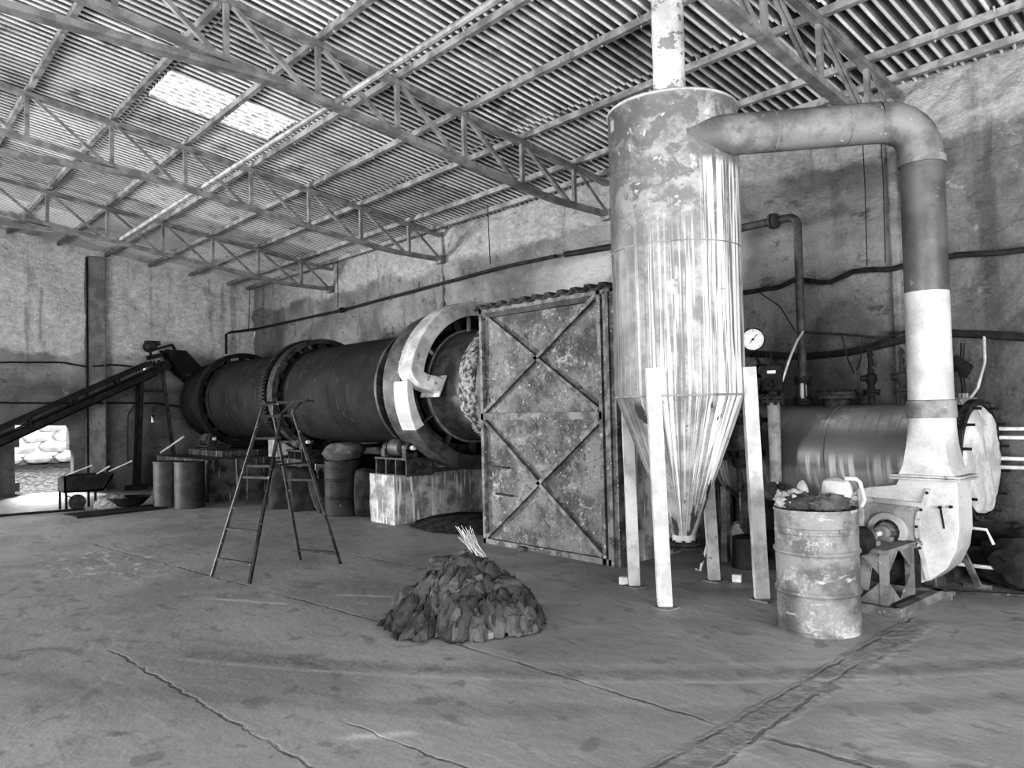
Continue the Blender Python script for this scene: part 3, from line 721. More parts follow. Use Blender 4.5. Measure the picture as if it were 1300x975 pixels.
# ---------------------------------------------------------------- furnace housing
fx0, fx1, fy0, fy1, fz = -7.43, -5.28, 6.12, 8.22, 2.9
fh = thing('furnace_housing', 'tall blotchy steel furnace housing with crossed braces in front of the kiln mouth', 'furnace', (-6.36, fy0, 0))
def sheet(x0, x1, z0, z1, y, m, name, nx=24, nz=24, amp=.015):
    b = grid(lambda u, v: V(x0 + u * (x1 - x0), y + amp * noise.noise(V(u * 4 + x0, 0, v * 4 + z0)) * math.sin(PI * u) * math.sin(PI * v) * 3, z0 + v * (z1 - z0)), nx, nz)
    return b.build(name, m, fh)
zm = 1.56
sheet(fx0, fx1, 0.02, zm, fy0, 'box', 'front_panel'); sheet(fx0, fx1, zm, fz, fy0, 'box', 'front_panel')
b = MB(); b.bounds(fx1 - .02, fx1, fy0, fy1, 0, fz); b.build('side_panel', 'concrete', fh)
b = MB(); b.bounds(fx0, fx1, fy1, fy1 + .02, 0, fz); b.build('rear_panel', 'box', fh)
b = MB(); b.bounds(fx0, fx0 + .04, 6.16, fy1, 0, .95); b.build('side_panel', 'box', fh)
yb = fy0 - .035
for a, c, w in (((fx0 + .02, 0), (fx0 + .02, fz), .05), ((fx1 - .16, 0), (fx1 - .16, fz), .05), ((fx0, zm), (fx1 - .15, zm), .08), ((fx0, fz - .03), (fx1, fz - .03), .06), ((fx0, .03), (fx1, .03), .06)):
    b = MB(); b.bar((a[0], yb, a[1]), (c[0], yb, c[1]), .05 if w < .08 else .05, w, side=(0, 1, 0)); b.build('frame_bar', 'boxbar', fh, False)
b = MB(); b.bounds(fx1 - .10, fx1 + .06, fy0 - .06, fy0 + .04, 0, fz - .05); b.bounds(fx1 - .04, fx1 - .0, fy0 - .09, fy0 - .06, 0, fz - .05); b.build('corner_post', 'boxbar', fh, False)
xr = fx1 - .2
for a, c in (((fx0 + .05, zm + .06), (xr, fz - .06)), ((fx0 + .05, fz - .06), (xr, zm + .06)), ((fx0 + .05, .08), (xr, zm - .06)), ((fx0 + .05, zm - .06), (xr, .08))):
    b = MB(); b.bar((a[0], yb, a[1]), (c[0], yb, c[1]), .04, .045, side=(0, 1, 0)); b.build('cross_brace', 'boxbar', fh, False)
b = MB()
for x, z in ((-7.25, .95), (-7.2, .62)): b.bar((x, yb, z), (x + .3, yb, z - .01), .02, .02)
b.build_split('slot_bar', 'black', fh)
# ribbed lid
b = MB(); n = 11
nn = n * 10; A = []; Bq = []
for i in range(nn + 1):
    x = fx0 - .05 + (fx1 - fx0 + .1) * i / nn; f = (i / 10) % 1; w = .05 * (1 if .25 < f < .75 else 0) * (1 - .2 * noise.noise(V(x * 3, 0, 0)))
    A.append(b.bm.verts.new(V(x, fy0 - .12, fz + .0 + w))); Bq.append(b.bm.verts.new(V(x, fy1, fz + .02 + w)))
for i in range(nn): b.bm.faces.new((A[i], A[i + 1], Bq[i + 1], Bq[i]))
o = b.build('ribbed_lid', 'iron', fh); sm = o.modifiers.new('thick', 'SOLIDIFY'); sm.thickness = .02
b = MB(); b.bounds(fx0 - .02, fx1, fy0 - .05, fy0, fz - .12, fz); b.build('head_strip', 'iron', fh)

# ---------------------------------------------------------------- cyclone
cx, cyy, cr = -4.1, 5.61, .562
cyc = thing('cyclone_tank', 'tall peeling steel cyclone tank with a cone bottom on four white legs', 'cyclone', (cx, cyy, 0))
def CY(prof, m, name, seg=64, c0=True, c1=True, par=None):
    b = MB(); b.lathe((0, 0, 0), (0, 0, 1), prof, seg, c0, c1)
    o = b.build(name, m); o.parent = par or cyc; return o
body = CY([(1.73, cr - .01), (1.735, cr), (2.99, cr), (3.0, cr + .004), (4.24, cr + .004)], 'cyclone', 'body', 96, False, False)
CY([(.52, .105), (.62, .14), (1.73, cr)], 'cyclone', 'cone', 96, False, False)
CY([(1.722, cr), (1.726, cr + .007), (1.736, cr + .007), (1.74, cr)], 'midpaint', 'weld_seam', 96, False, False)
CY([(2.992, cr), (2.995, cr + .006), (3.003, cr + .006), (3.006, cr)], 'midpaint', 'weld_seam', 96, False, False)
CY([(4.23, cr + .0), (4.235, cr + .014), (4.25, cr + .014), (4.262, cr), (4.27, .1)], 'lightpaint', 'lid', 96, False, True)
ou = CY([(.42, .1), (.53, .1)], 'white', 'outlet_neck', 32, False, False)
b = MB(); b.ring((0, 0, 0), (0, 0, 1), .07, .165, .40, .425, 40); b.ring((0, 0, 0), (0, 0, 1), .07, .165, .435, .46, 40); b.bolts((0, 0, 0), (0, 0, 1), .14, 10, .012, .38, .48)
o = b.build('outlet_flange', 'black'); o.parent = cyc
b = MB(); b.tube([(.17, 0, .42), (.2, 0, .33), (.18, -.02, .3)], .012, 6); o = b.build('clamp_bolt', 'black'); o.parent = cyc
b = MB(); b.tube([(-.05, .05, 4.2), (-.05, .05, 5.1), (-.05, .05, 6.5)], .143, 32); ch = b.build('chimney', 'chim'); ch.parent = cyc
b = MB(); b.ring((-.05, .05, 0), (0, 0, 1), .14, .152, 4.95, 4.97, 32); b.ring((-.05, .05, 0), (0, 0, 1), .14, .175, 4.262, 4.285, 32); b.ring((-.05, .05, 0), (0, 0, 1), .14, .15, 5.4, 5.42, 32); o = b.build('joint_band', 'chim'); o.parent = ch
legs = (((-3.925, 5.10), (-3.93, 5.03), 1.96, 'legwhite'), ((-3.494, 5.86), (-3.525, 5.81), 1.96, 'legwhite'), ((-4.581, 5.508), (-4.60, 5.49), 1.75, 'lightpaint'), ((-4.179, 6.185), (-4.19, 6.1), 1.75, 'lightpaint'))
for (bx, by), (tx, ty_), zt, m in legs:
    b = MB(); p0 = V(bx - cx, by - cyy, 0); p1 = V(tx - cx, ty_ - cyy, zt)
    w = .115 if m == 'legwhite' else .1
    sd = V(.66, .75, 0); up = V(-.75, .66, 0)
    b.bar(p0, p1, w, .012, side=sd)                      # face of the channel section
    for s in (-1, 1): b.bar(p0 + sd * s * (w / 2 - .006) + up * .03, p1 + sd * s * (w / 2 - .006) + up * .03, .012, .07, side=sd)
    o = b.build('leg', m, smooth=False); o.parent = cyc
    b = MB(); b.box(p0 + V(0, 0, .006), (.17, .15, .012)); o = b.build('foot_plate', 'rustgrey'); o.parent = cyc
b = MB(); b.box((.30, -.47, 2.62), (.09, .02, .12), Matrix.Rotation(math.radians(32), 3, 'Z')); o = b.build('name_plate', 'lightpaint'); o.parent = cyc
b = MB(); b.box((-.26, -.50, 4.10), (.07, .012, .10), Matrix.Rotation(math.radians(-28), 3, 'Z')); o = b.build('bracket_tab', 'lightpaint'); o.parent = cyc

# ---------------------------------------------------------------- exhaust duct
DX, DYc = -2.46, 6.8
du = thing('exhaust_duct', 'large bent metal duct from the tank down to the blower, grey above, white below', 'duct', (DX, DYc, 1.03))
s0 = V(-3.80, 5.345, 3.885); e0 = V(DX, DYc, 3.99); dd = (e0 - s0).normalized()
el0 = e0 - dd * .36
b = MB(); b.tube([s0, el0], .168, 40); hp = b.build('horizontal_pipe', 'duct_h', du)
a_, b_ = frame_from(dd)
b = MB()
for t in (.75, 1.35): b.ring(s0, dd, .166, .171, t, t + .010, 40)
b.build_split('seam_band', 'midpaint', hp)
pts = []
for i in range(9):
    t = i / 8; pts.append(el0.lerp(e0, t) * (1 - t) ** 1 * 0 + (el0 * (1 - t) ** 2 + e0 * 2 * t * (1 - t) + V(DX, DYc, 3.64) * t * t))
b = MB(); b.tube(pts, .17, 40, False); b.build('elbow', 'duct_h', du)
b = MB(); b.ring((DX, DYc, 0), (0, 0, 1), .165, .182, 3.60, 3.66, 40); b.build('elbow_collar', 'midpaint', du)
b = MB(); b.lathe((DX, DYc, 0), (0, 0, 1), [(2.53, .168), (3.64, .168)], 40, False, False); b.build('upper_pipe', 'ductup', du)
b = MB(); b.lathe((DX, DYc, 0), (0, 0, 1), [(1.6, .172), (2.54, .168)], 40, False, False); b.build('lower_pipe', 'white', du)
b = MB(); b.lathe((DX, DYc, 0), (0, 0, 1), [(1.5, .186), (1.51, .19), (1.64, .185), (1.65, .17)], 40, False, False); b.build('joint_sleeve', 'midpaint', du)
b = MB(); rings = []          # round to square transition flaring into the flange
for t in (0, .15, .5, .85, 1):
    z = 1.52 - t * .48; ring = []
    for k in range(40):
        a = 2 * PI * k / 40; c, s = math.cos(a), math.sin(a); q = 1 / max(abs(c), abs(s)); r = .178 * (1 - t) + t * (.178 * q * .98)
        fx = 1 + .22 * max(0, t - .8) * 5
        ring.append(b.bm.verts.new(V(DX + c * r * fx, DYc + s * r, z)))
    rings.append(ring)
for i in range(4):
    for k in range(40): b.bm.faces.new((rings[i][k], rings[i][(k + 1) % 40], rings[i + 1][(k + 1) % 40], rings[i + 1][k]))
b.build('transition_piece', 'white', du)

# ---------------------------------------------------------------- blower fan
fan = thing('blower_fan', 'white painted snail-shaped blower fan on a steel stand beside the oil drum', 'blower', (-2.7, 6.7, 0))
FY0, FY1 = 6.64, 6.96
prof = [(-2.68, 1.0), (-2.70, .95), (-2.78, .935), (-2.92, .92), (-3.05, .87), (-3.15, .77), (-3.21, .62), (-3.21, .46), (-3.16, .31), (-3.06, .2), (-2.92, .13), (-2.76, .11), (-2.6, .13), (-2.45, .2), (-2.33, .31), (-2.26, .46), (-2.235, .62), (-2.235, .8), (-2.235, 1.0)]
b = MB(); b.poly([(x, FY0, z) for x, z in prof], (0, FY1 - FY0, 0)); b.build('scroll_housing', 'white', fan, bevel=.008)
b = MB(); b.bounds(-2.73, -2.19, FY0 - .05, FY1 + .04, 1.0, 1.018); b.bounds(-2.73, -2.19, FY0 - .05, FY1 + .04, 1.022, 1.04); b.build('outlet_flange', 'lightpaint', fan)
# raised edge strip of the removable side, following the scroll
b = MB(); ep = [(-2.44, .93), (-2.47, .84), (-2.535, .68), (-2.54, .56), (-2.5, .36), (-2.47, .2)]
for p, q in zip(ep[:-1], ep[1:]): b.bar((p[0], FY0 - .012, p[1]), (q[0], FY0 - .012, q[1]), .024, .035, side=(0, 1, 0))
b.build('seam_strip', 'lightpaint', fan)
b = MB()
for x, z in ((-2.45, .9), (-2.5, .76), (-2.54, .62), (-2.52, .45), (-2.36, .79), (-2.28, .80)): b.lathe((x, FY0 - .035, z), (0, 1, 0), [(0, .012), (.03, .012)], 6)
b.bar((-2.36, FY0 - .006, .78), (-2.34, FY0 - .006, .62), .008, .012, side=(0, 1, 0))
b.build_split('bolt', 'black', fan)
b = MB(); b.bounds(-3.12, -2.56, FY0 - .012, FY0, .44, .80); b.build('shade_tone_panel', 'fanrec', fan)  # shadow of the inlet recess put into a darker grey panel
b = MB(); b.bounds(-3.14, -2.53, FY0 - .014, FY0, .12, .44); b.build('shade_sheet', 'iron', fan)  # added dark sheet standing in for the shade behind the pedestal
b = MB(); b.bar((-3.13, FY0 - .025, .82), (-2.49, FY0 - .025, .80), .03, .035, side=(0, 1, 0)); b.bar((-2.98, FY0 - .03, .9), (-2.98, FY0 - .03, .42), .03, .035, side=(0, 1, 0)); b.build('stiffener', 'lightpaint', fan)
SZ = .56; SXx = -2.77
b = MB(); b.ring((SXx, FY0 - .05, SZ), (0, 1, 0), .105, .155, 0, .05, 36); b.lathe((SXx, FY0 - .02, SZ), (0, 1, 0), [(0, .1), (.005, .1)], 24); b.build('inlet_ring', 'lightpaint', fan)
b = MB()
for k in range(14):
    a = 2 * PI * k / 14; b.box((SXx + .085 * math.cos(a), FY0 - .045, SZ + .085 * math.sin(a)), (.012, .04, .03), Matrix.Rotation(-a, 3, 'Y'))
b.build_split('inlet_vane', 'iron', fan)
b = MB(); b.tube([(SXx, 6.02, SZ), (SXx, FY0, SZ)], .022, 12); b.build('shaft', 'rod', fan)
b = MB(); b.lathe((SXx, 6.0, SZ - .01), (0, 1, 0), [(0, .02), (.0, .07), (.03, .11), (.09, .115), (.1, .1), (.13, .11), (.14, .09)], 32); b.build('pulley', 'black', fan)
for y in (6.24, 6.5):
    b = MB(); b.box((SXx, y, SZ - .06), (.17, .07, .07)); b.lathe((SXx, y - .045, SZ), (0, 1, 0), [(0, .03), (0, .055), (.02, .065), (.07, .065), (.09, .055), (.09, .03)], 20); b.build('bearing_block', 'rustgrey', fan, bevel=.005)
# pedestal with diamond cut-outs: corner posts + triangular gussets
px0, px1, py0, py1, pz = -3.02, -2.60, 6.12, 6.60, .47
b = MB()
for x in (px0, px1):
    for y in (py0, py1): b.bar((x, y, .07), (x, y, pz), .055)
b.build_split('pedestal_post', 'gusset', fan, False)
b = MB()
def gusset(o, u, w, h):
    o = V(*o); u = V(*u); nrm = u.cross(V(0, 0, 1)) * .008
    zc = h / 2
    for tri in (((0, 0), (w / 2, 0), (0, zc)), ((w, 0), (w, zc), (w / 2, 0)), ((0, h), (0, zc), (w / 2, h)), ((w, h), (w / 2, h), (w, zc))):
        b.poly([o + u * p + V(0, 0, q) for p, q in tri], nrm)
gusset((px0, py0 - .01, .07), (1, 0, 0), px1 - px0, pz - .07)
gusset((px1 + .01, py0, .07), (0, 1, 0), py1 - py0, pz - .07)
gusset((px0 - .01, py0, .07), (0, 1, 0), py1 - py0, pz - .07)
b.build('gusset_plate', 'gusset', fan)
b = MB(); b.bounds(px0 - .05, px1 + .05, py0 - .05, py1 + .03, pz, pz + .03); b.build('pedestal_top', 'rustgrey', fan)
b = MB()
for a, c in (((-3.3, 6.08), (-2.5, 6.08)), ((-3.3, 6.9), (-2.4, 6.9)), ((-2.5, 6.08), (-2.5, 6.96)), ((-3.28, 6.08), (-3.28, 6.96))): b.bar((a[0], a[1], .035), (c[0], c[1], .035), .07, .07)
b.build('base_frame', 'rustgrey', fan, False)
b = MB(); b.bar((-2.36, 7.0, .45), (-2.37, 7.45, .03), .05, .03); b.bar((-2.5, 7.5, .02), (-2.28, 7.48, .02), .04, .04); b.bar((-2.4, 6.98, .04), (-2.9, 7.0, .04), .03); b.build('rear_foot', 'rustgrey', fan)
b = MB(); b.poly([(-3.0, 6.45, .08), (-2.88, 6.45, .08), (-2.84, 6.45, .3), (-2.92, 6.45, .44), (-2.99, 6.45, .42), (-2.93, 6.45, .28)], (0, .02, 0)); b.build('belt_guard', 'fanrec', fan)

# ---------------------------------------------------------------- boiler
BY, BZ, BR = 7.56, 1.11, .505
boi = thing('steam_boiler', 'long horizontal steel boiler drum with a pale padded end, along the back wall', 'boiler', (-3.5, BY, 0))
def LX(prof, m, name, par=boi, seg=64, c0=True, c1=True, y=BY, z=BZ):
    b = MB(); b.lathe((0, y, z), (1, 0, 0), prof, seg, c0, c1); return b.build(name, m, par)
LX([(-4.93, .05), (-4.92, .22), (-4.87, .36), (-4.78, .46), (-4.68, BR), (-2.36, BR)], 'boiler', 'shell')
b = MB(); 
for x in (-4.68, -3.55): b.ring((0, BY, BZ), (1, 0, 0), BR - .01, BR + .006, x, x + .025, 64)
b.build_split('weld_seam', 'boiler', boi)
LX([(-2.40, BR), (-2.40, BR + .03), (-2.33, BR + .03), (-2.33, BR - .02)], 'iron', 'end_flange', c0=False, c1=False)
b = MB(); rings = []
b.lathe((0, BY, BZ), (1, 0, 0), [(-2.335, .47), (-2.325, .455), (-2.31, .43), (-2.30, .36), (-2.295, .24), (-2.29, .12), (-2.29, .02)], 64, False, True, .0)
for v in b.bm.verts:
    if v.co.x > -2.33: v.co += V(.035 * noise.noise(v.co * 5) + .015 * noise.noise(v.co * 13), 0, 0)
b.build('padded_end', 'foil', boi)
b = MB()
for k in range(14):
    a = 2 * PI * k / 14 + .2; y, z = BY + .50 * math.cos(a), BZ + .50 * math.sin(a); b.tube([(-2.36, y, z), (-2.26, y, z)], .013, 6)
b.build_split('stud', 'black', boi)
b = MB(); b.lathe((-3.62, BY, 0), (0, 0, 1), [(1.55, .13), (1.68, .13), (1.68, .2), (1.71, .2), (1.715, .195), (1.72, .2), (1.745, .2), (1.75, .05)], 36); mh = b.build('manhole', 'iron', boi)
b = MB(); b.bolts((-3.62, BY, 0), (0, 0, 1), .18, 14, .011, 1.66, 1.77); b.build_split('bolt', 'black', mh)
b = MB(); b.bounds(-2.62, -2.4, 7.3, 7.7, 1.6, 1.66); b.bolts((-2.5, 7.5, 0), (0, 0, 1), .08, 6, .015, 1.6, 1.7); b.build('lug_plate', 'midpaint', boi)
for x in (-4.5, -2.75):
    b = MB(); b.poly([(x, BY - .42, 0), (x, BY + .42, 0), (x, BY + .42, .82), (x, BY + .3, .72), (x, BY, .62), (x, BY - .3, .72), (x, BY - .42, .82)], (.12, 0, 0)); b.build('saddle', 'concdark', boi)
b = MB(); b.bar((-4.62, 7.05, 0), (-4.64, 7.1, .78), .07, .07); b.build('prop', 'rustgrey', boi, False)
b = MB()
for z in (1.37, 1.29): b.tube([(-2.32, 8.0, z), (XR - .02, 8.05, z + .01)], .018, 8)
for z in (1.1, 1.02): b.tube([(-2.32, 8.0, z), (XR - .02, 8.05, z)], .018, 8)
b.build_split('end_pipe', 'rod', boi)
def safety_valve(x, label):
    t = thing('safety_valve', label, 'valve', (x, BY, 1.6), 'boiler safety valves')
    b = MB(); b.lathe((x, BY, 0), (0, 0, 1), [(1.58, .03), (1.7, .03), (1.7, .075), (1.725, .075), (1.73, .07), (1.735, .075), (1.76, .075), (1.76, .035), (1.8, .03), (1.85, .055), (1.9, .05), (1.92, .03), (2.05, .02), (2.1, .03), (2.14, .012)], 16); b.build('valve_body', 'black', t)
    b = MB(); b.tube([(x, BY, 1.87), (x - .08, BY - .05, 1.87)], .032, 10); b.build('side_outlet', 'black', t)
    b = MB(); b.tube([(x, BY, 1.93), (x + .05, BY, 2.02), (x - .02, BY, 2.16)], .014, 6); b.build('lever', 'iron', t)
safety_valve(-3.27, 'black safety valve on top of the boiler, beside the round bolted hatch')
safety_valve(-2.98, 'black safety valve on top of the boiler, right beside the white duct')
# dark valve behind the duct
t = thing('relief_valve', 'bulky black valve on the boiler, sticking out right of the white duct', 'valve', (-2.68, BY, 1.6))
b = MB(); b.lathe((-2.68, BY, 0), (0, 0, 1), [(1.58, .04), (1.66, .04), (1.66, .09), (1.7, .09), (1.72, .05), (1.85, .08), (1.95, .11), (2.02, .09), (2.05, .03)], 20); b.build('valve_body', 'black', t)
b = MB(); b.tube([(-2.62, BY, 1.9), (-2.5, BY, 1.98), (-2.44, BY, 1.92), (-2.46, BY, 1.84)], [.05, .07, .07, .03], 12); b.build('outlet_horn', 'black', t)
# steam pipe
t = thing('steam_pipe', 'dark steam pipe rising from the boiler and turning left behind the tank', 'pipe', (-3.98, BY, 1.6))
x = -3.97
b = MB(); pts = [(x, BY, 1.86), (x, BY, 3.5)] + [(x - .1 * (1 - math.cos(a)), BY, 3.5 + .1 * math.sin(a)) for a in (.4, .8, 1.2, PI / 2)] + [(-4.35, BY, 3.6), (-5.7, BY, 3.6)]; b.tube(pts, .043, 14); b.build('riser', 'pipe', t)
b = MB(); b.tube([(-5.7, BY, 3.6), (-5.8, BY, 3.57), (-5.83, BY, 3.5), (-5.83, BY, 2.97)], .043, 12); b.build('down_pipe', 'pipe', t)
b = MB(); b.lathe((-4.28, BY, 3.6), (1, 0, 0), [(0, .045), (0, .08), (.03, .085), (.035, .06), (.05, .085), (.08, .08), (.08, .045)], 16); b.build('pipe_union', 'pipe', t)
b = MB(); b.tube([(x, BY, 1.58), (x, BY, 1.64)], .04, 12); b.ring((x, BY, 0), (0, 0, 1), .02, .095, 1.63, 1.655, 24); b.ring((x, BY, 0), (0, 0, 1), .02, .095, 1.665, 1.69, 24); b.ring((x, BY, 0), (0, 0, 1), .02, .09, 1.85, 1.87, 24); b.ring((x, BY, 0), (0, 0, 1), .02, .09, 1.88, 1.905, 24); b.bolts((x, BY, 0), (0, 0, 1), .078, 8, .009, 1.61, 1.71); b.bolts((x, BY, 0), (0, 0, 1), .075, 8, .009, 1.83, 1.925); b.build('flange', 'black', t)
b = MB(); b.tube([(x, BY, 1.69), (x, BY, 1.85)], .035, 14); sg = b.build('sight_glass', 'rod', t)
b = MB()
for k in range(4):
    a = PI / 4 + k * PI / 2; b.tube([(x + .06 * math.cos(a), BY + .06 * math.sin(a), 1.68), (x + .06 * math.cos(a), BY + .06 * math.sin(a), 1.86)], .007, 6)
b.build_split('tie_bolt', 'black', sg)
# level controller + column in front of the boiler
x = -3.98; y = 6.98
t = thing('level_controller', 'boxy level control head on a long dark vertical chamber in front of the boiler', 'controller', (x, y, .8))
b = MB(); b.tube([(x, y, 1.66), (x + .0, y, .88)], [.062, .056], 20); b.build('chamber', 'midpaint', t)
b = MB(); b.ring((x, y, 0), (0, 0, 1), .02, .115, 1.655, 1.68, 28); b.ring((x, y, 0), (0, 0, 1), .02, .115, 1.69, 1.715, 28); b.bolts((x, y, 0), (0, 0, 1), .095, 8, .011, 1.63, 1.74); b.build('flange', 'black', t)
b = MB(); b.tube([(x, y, 1.71), (x, y, 1.77)], .045, 12); b.box((x, y, 1.9), (.19, .13, .25), Matrix.Rotation(math.radians(20), 3, 'Z'), 1.1); b.build('control_box', 'ddrum', t, bevel=.012)
b = MB(); b.ring(V(x + .02, y - .085, 1.83), V(.3, -1, 0), .05, .062, 0, .012, 24); b.tube([(x + .01, y - .05, 1.83), (x + .03, y - .09, 1.83)], .02, 8); b.tube([(x, y - .03, 2.02), (x - .01, y, 2.16)], .012, 6); b.build('hand_ring', 'black', t)
b = MB(); b.box((x + .03, y - .075, 1.955), (.08, .004, .03), Matrix.Rotation(math.radians(20), 3, 'Z')); b.build('plate', 'rod', t)
b = MB(); b.tube([(x, y, .9), (x + .01, y, .86), (x + .03, y, .6), (x + .05, y, .35)], .017, 8); b.build('drain_tube', 'lightpaint', t)
b = MB(); b.lathe((x - .01, y - .06, .83), (0, 1, 0), [(0, .02), (0, .05), (.015, .05), (.02, .02), (.08, .02)], 10); b.tube([(x - .03, y, .83), (x + .1, y - .02, .83)], .025, 8); b.build('drain_cock', 'iron', t)
b = MB(); b.tube([(x, y + .03, 1.25), (x, BY - .45, 1.25)], .025, 8); b.tube([(x, y, 1.0), (x, BY - .4, 1.0)], .025, 8); b.build('side_pipe', 'iron', t)
# flexible conduit loop from controller
cable('conduit_loop', [(x + .08, y, 1.82), (x + .12, y + .1, 2.05), (x + .10, 7.3, 2.28), (x + .06, 7.5, 2.38)], .013, 'cablelight', 'pale twisted wire from the control box up to the steam pipe', 'wire', .02)
cable('conduit_loop', [(-3.93, 7.5, 2.38), (-3.6, 8.1, 2.34), (-3.3, 8.2, 2.28)], .013, 'cable', 'thin cable tied to the steam pipe and sagging right to the wall', 'wire', .01)
cable('guy_wire', [(-4.8, 8.2, 2.95), (-4.5, 8.1, 2.75), (-4.0, 7.5, 2.38)], .006, 'cable', 'hair thin wire slanting from the upper cable down to the steam pipe', 'wire', 0)
cable('hanging_wire', [(-3.75, 8.0, 2.36), (-3.72, 8.05, 2.1), (-3.68, 8.1, 1.95)], .008, 'cable', 'short loose wire dangling below the cable beside the steam pipe', 'wire', .01)
cable('hanging_wire', [(-3.58, 8.1, 2.32), (-3.6, 8.1, 2.1), (-3.66, 8.12, 1.98)], .008, 'cable', 'short loose curved wire dangling above the round bolted hatch', 'wire', .01)
# float chamber on the boiler front
x = -4.36; y = 6.94
t = thing('float_chamber', 'dark bottle-shaped float chamber with valves on the boiler, behind the right white leg', 'valve', (x, y, 1.0))
b = MB(); b.lathe((x, y, 0), (0, 0, 1), [(1.0, .05), (1.03, .07), (1.25, .085), (1.42, .09), (1.52, .10), (1.56, .10), (1.58, .04)], 24); b.build('chamber', 'iron', t)
b = MB(); b.ring((x + .02, y, 1.62), (.6, -1, 0), .045, .075, -.015, .015, 24); b.build('lifting_ring', 'black', t)
b = MB(); b.tube([(x, y, 1.0), (x, y, .8), (x + .02, y, .78)], .028, 8); b.tube([(x - .06, y, .78), (x + .16, y, .79)], .026, 8); b.lathe((x + .12, y - .05, .79), (0, 1, 0), [(0, .04), (.1, .04)], 8); b.build('drain_pipe', 'iron', t)
for z in (1.48, 1.14):
    b = MB(); b.tube([(x - .14, y, z), (x + .26, y, z)], .03, 10); b.lathe((x + .16, y, z), (1, 0, 0), [(-.03, .03), (-.03, .06), (.03, .06), (.03, .03)], 12); b.lathe((x + .24, y, z), (1, 0, 0), [(-.02, .03), (-.02, .065), (0, .065), (0, .03)], 12); b.lathe((x + .12, y - .12, z), (0, 1, 0), [(0, .02), (0, .05), (.02, .05), (.02, .02), (.12, .02)], 12)
    b.tube([(x + .2, y, z), (x + .2, y + .25, z)], .025, 8); b.lathe((x - .12, y - .08, z - .02), (0, 1, 0), [(0, .045), (.02, .045), (.02, .02), (.08, .02)], 12)
    b.build('stop_valve', 'black', t)
b = MB(); b.tube([(x + .2, y, 1.16), (x + .2, y, 1.46)], .012, 8); b.build('gauge_glass', 'glass', t)
# pressure gauge on siphon
x, y = -4.26, 7.15
t = thing('pressure_gauge', 'round pressure gauge with a pale dial on a looped siphon pipe, behind the tank', 'gauge', (x, y, 1.9))
fd = V(.42, -.9, 0).normalized()
gc = V(x - .02, y, 2.31)
b = MB(); b.lathe(gc - fd * .03, fd, [(0, .1), (.0, .115), (.05, .115), (.055, .122), (.065, .122), (.065, .108)], 36, True, False); b.build('case', 'iron', t)
b = MB(); b.lathe(gc + fd * .028, fd, [(0, .11), (.003, .11)], 36); dl = b.build('dial', 'dial', t)
b = MB(); a_, b_ = V(.9, .42, 0), V(0, 0, 1)
for k in range(25):
    a = math.radians(-135 + k * 270 / 24); e = a_ * math.sin(a) + b_ * math.cos(a); r0 = .085 if k % 4 == 0 else .093
    b.bar(gc + fd * .034 + e * r0, gc + fd * .034 + e * .102, .003, .002)
b.build_split('scale_mark', 'black', dl)
b = MB(); a = math.radians(-140); e = a_ * math.sin(a) + b_ * math.cos(a); b.bar(gc + fd * .038 - e * .07, gc + fd * .038 + e * .05, .006, .003); b.lathe(gc + fd * .032, fd, [(0, .01), (.01, .01)], 10); b.build('needle', 'black', dl)
b = MB(); b.tube([gc + V(0, 0, -.11), (x, y, 2.14)], .016, 8); b.tube([(x - .06, y, 2.15), (x + .12, y, 2.15)], .022, 8); b.lathe((x + .03, y - .06, 2.15), (0, 1, 0), [(0, .03), (.1, .03)], 8); b.build('gauge_cock', 'black', t)
b = MB(); lp = [(x + .0, y, 2.14), (x + .03, y, 2.08)]
for k in range(13):
    a = PI / 2 + 2 * PI * k / 12; lp.append((x + .05 + .062 * math.cos(a), y + .004 * k, 1.985 + .062 * math.sin(a)))
b.tube(lp, .016, 8); b.tube([(x + .05, y + .03, 1.92), (x + .05, y, 1.78)], .016, 8); b.tube([(x - .02, y, 1.77), (x + .26, y, 1.76)], .024, 8); b.build('siphon', 'black', t)

# ---------------------------------------------------------------- oil drum + things on it
def drum(loc, m, name, label, r=.288, h=.88, dent=.006, group=None, parent_parts=True):
    t = thing(name, label, 'drum', loc, group)
    pr = [(0, r - .01), (0, r + .006), (.018, r + .006), (.022, r)]
    for zc in (h * .33, h * .655):
        pr += [(zc - .035, r), (zc - .02, r + .002), (zc - .008, r + .014), (zc + .008, r + .014), (zc + .02, r + .002), (zc + .035, r)]
    pr += [(h * .80, r), (h * .805, r + .004), (h * .815, r), (h * .85, r), (h * .855, r + .004), (h * .865, r), (h - .02, r), (h - .018, r + .007), (h, r + .007), (h, r - .006), (h - .03, r - .008)]
    b = MB(); b.lathe((0, 0, 0), (0, 0, 1), pr, 64, True, False)
    for v in b.bm.verts:
        k = dent * noise.noise(V(v.co.x * 5, v.co.y * 5, v.co.z * 4) + V(*loc)); v.co += V(v.co.x, v.co.y, 0).normalized() * k if (v.co.x or v.co.y) else V(0, 0, 0)
    o = b.build('shell', m); o.parent = t
    b = MB(); b.lathe((0, 0, h - .03), (0, 0, 1), [(0, r - .006), (.002, .05)], 48, True, True); o = b.build('lid', m); o.parent = t
    b = MB(); b.lathe((r * .6, 0, h - .03), (0, 0, 1), [(0, .035), (.02, .035), (.02, .02)], 12); o = b.build('bung', m); o.parent = t
    return t
drum((-2.79, 5.43, 0), 'drum', 'oil_drum', 'rusty pale steel oil drum in the foreground, beside the blower')
drum((-11.2, 6.22, 0), 'ddrum', 'oil_drum', 'dark steel oil drum under the kiln with a sack lying on top', dent=.012)
t = thing('jerry_can', 'dirty white plastic jug with a loop handle lying on the foreground oil drum', 'jug', (-2.66, 5.56, .87))
t.scale = (1.15, 1.15, 1.15)
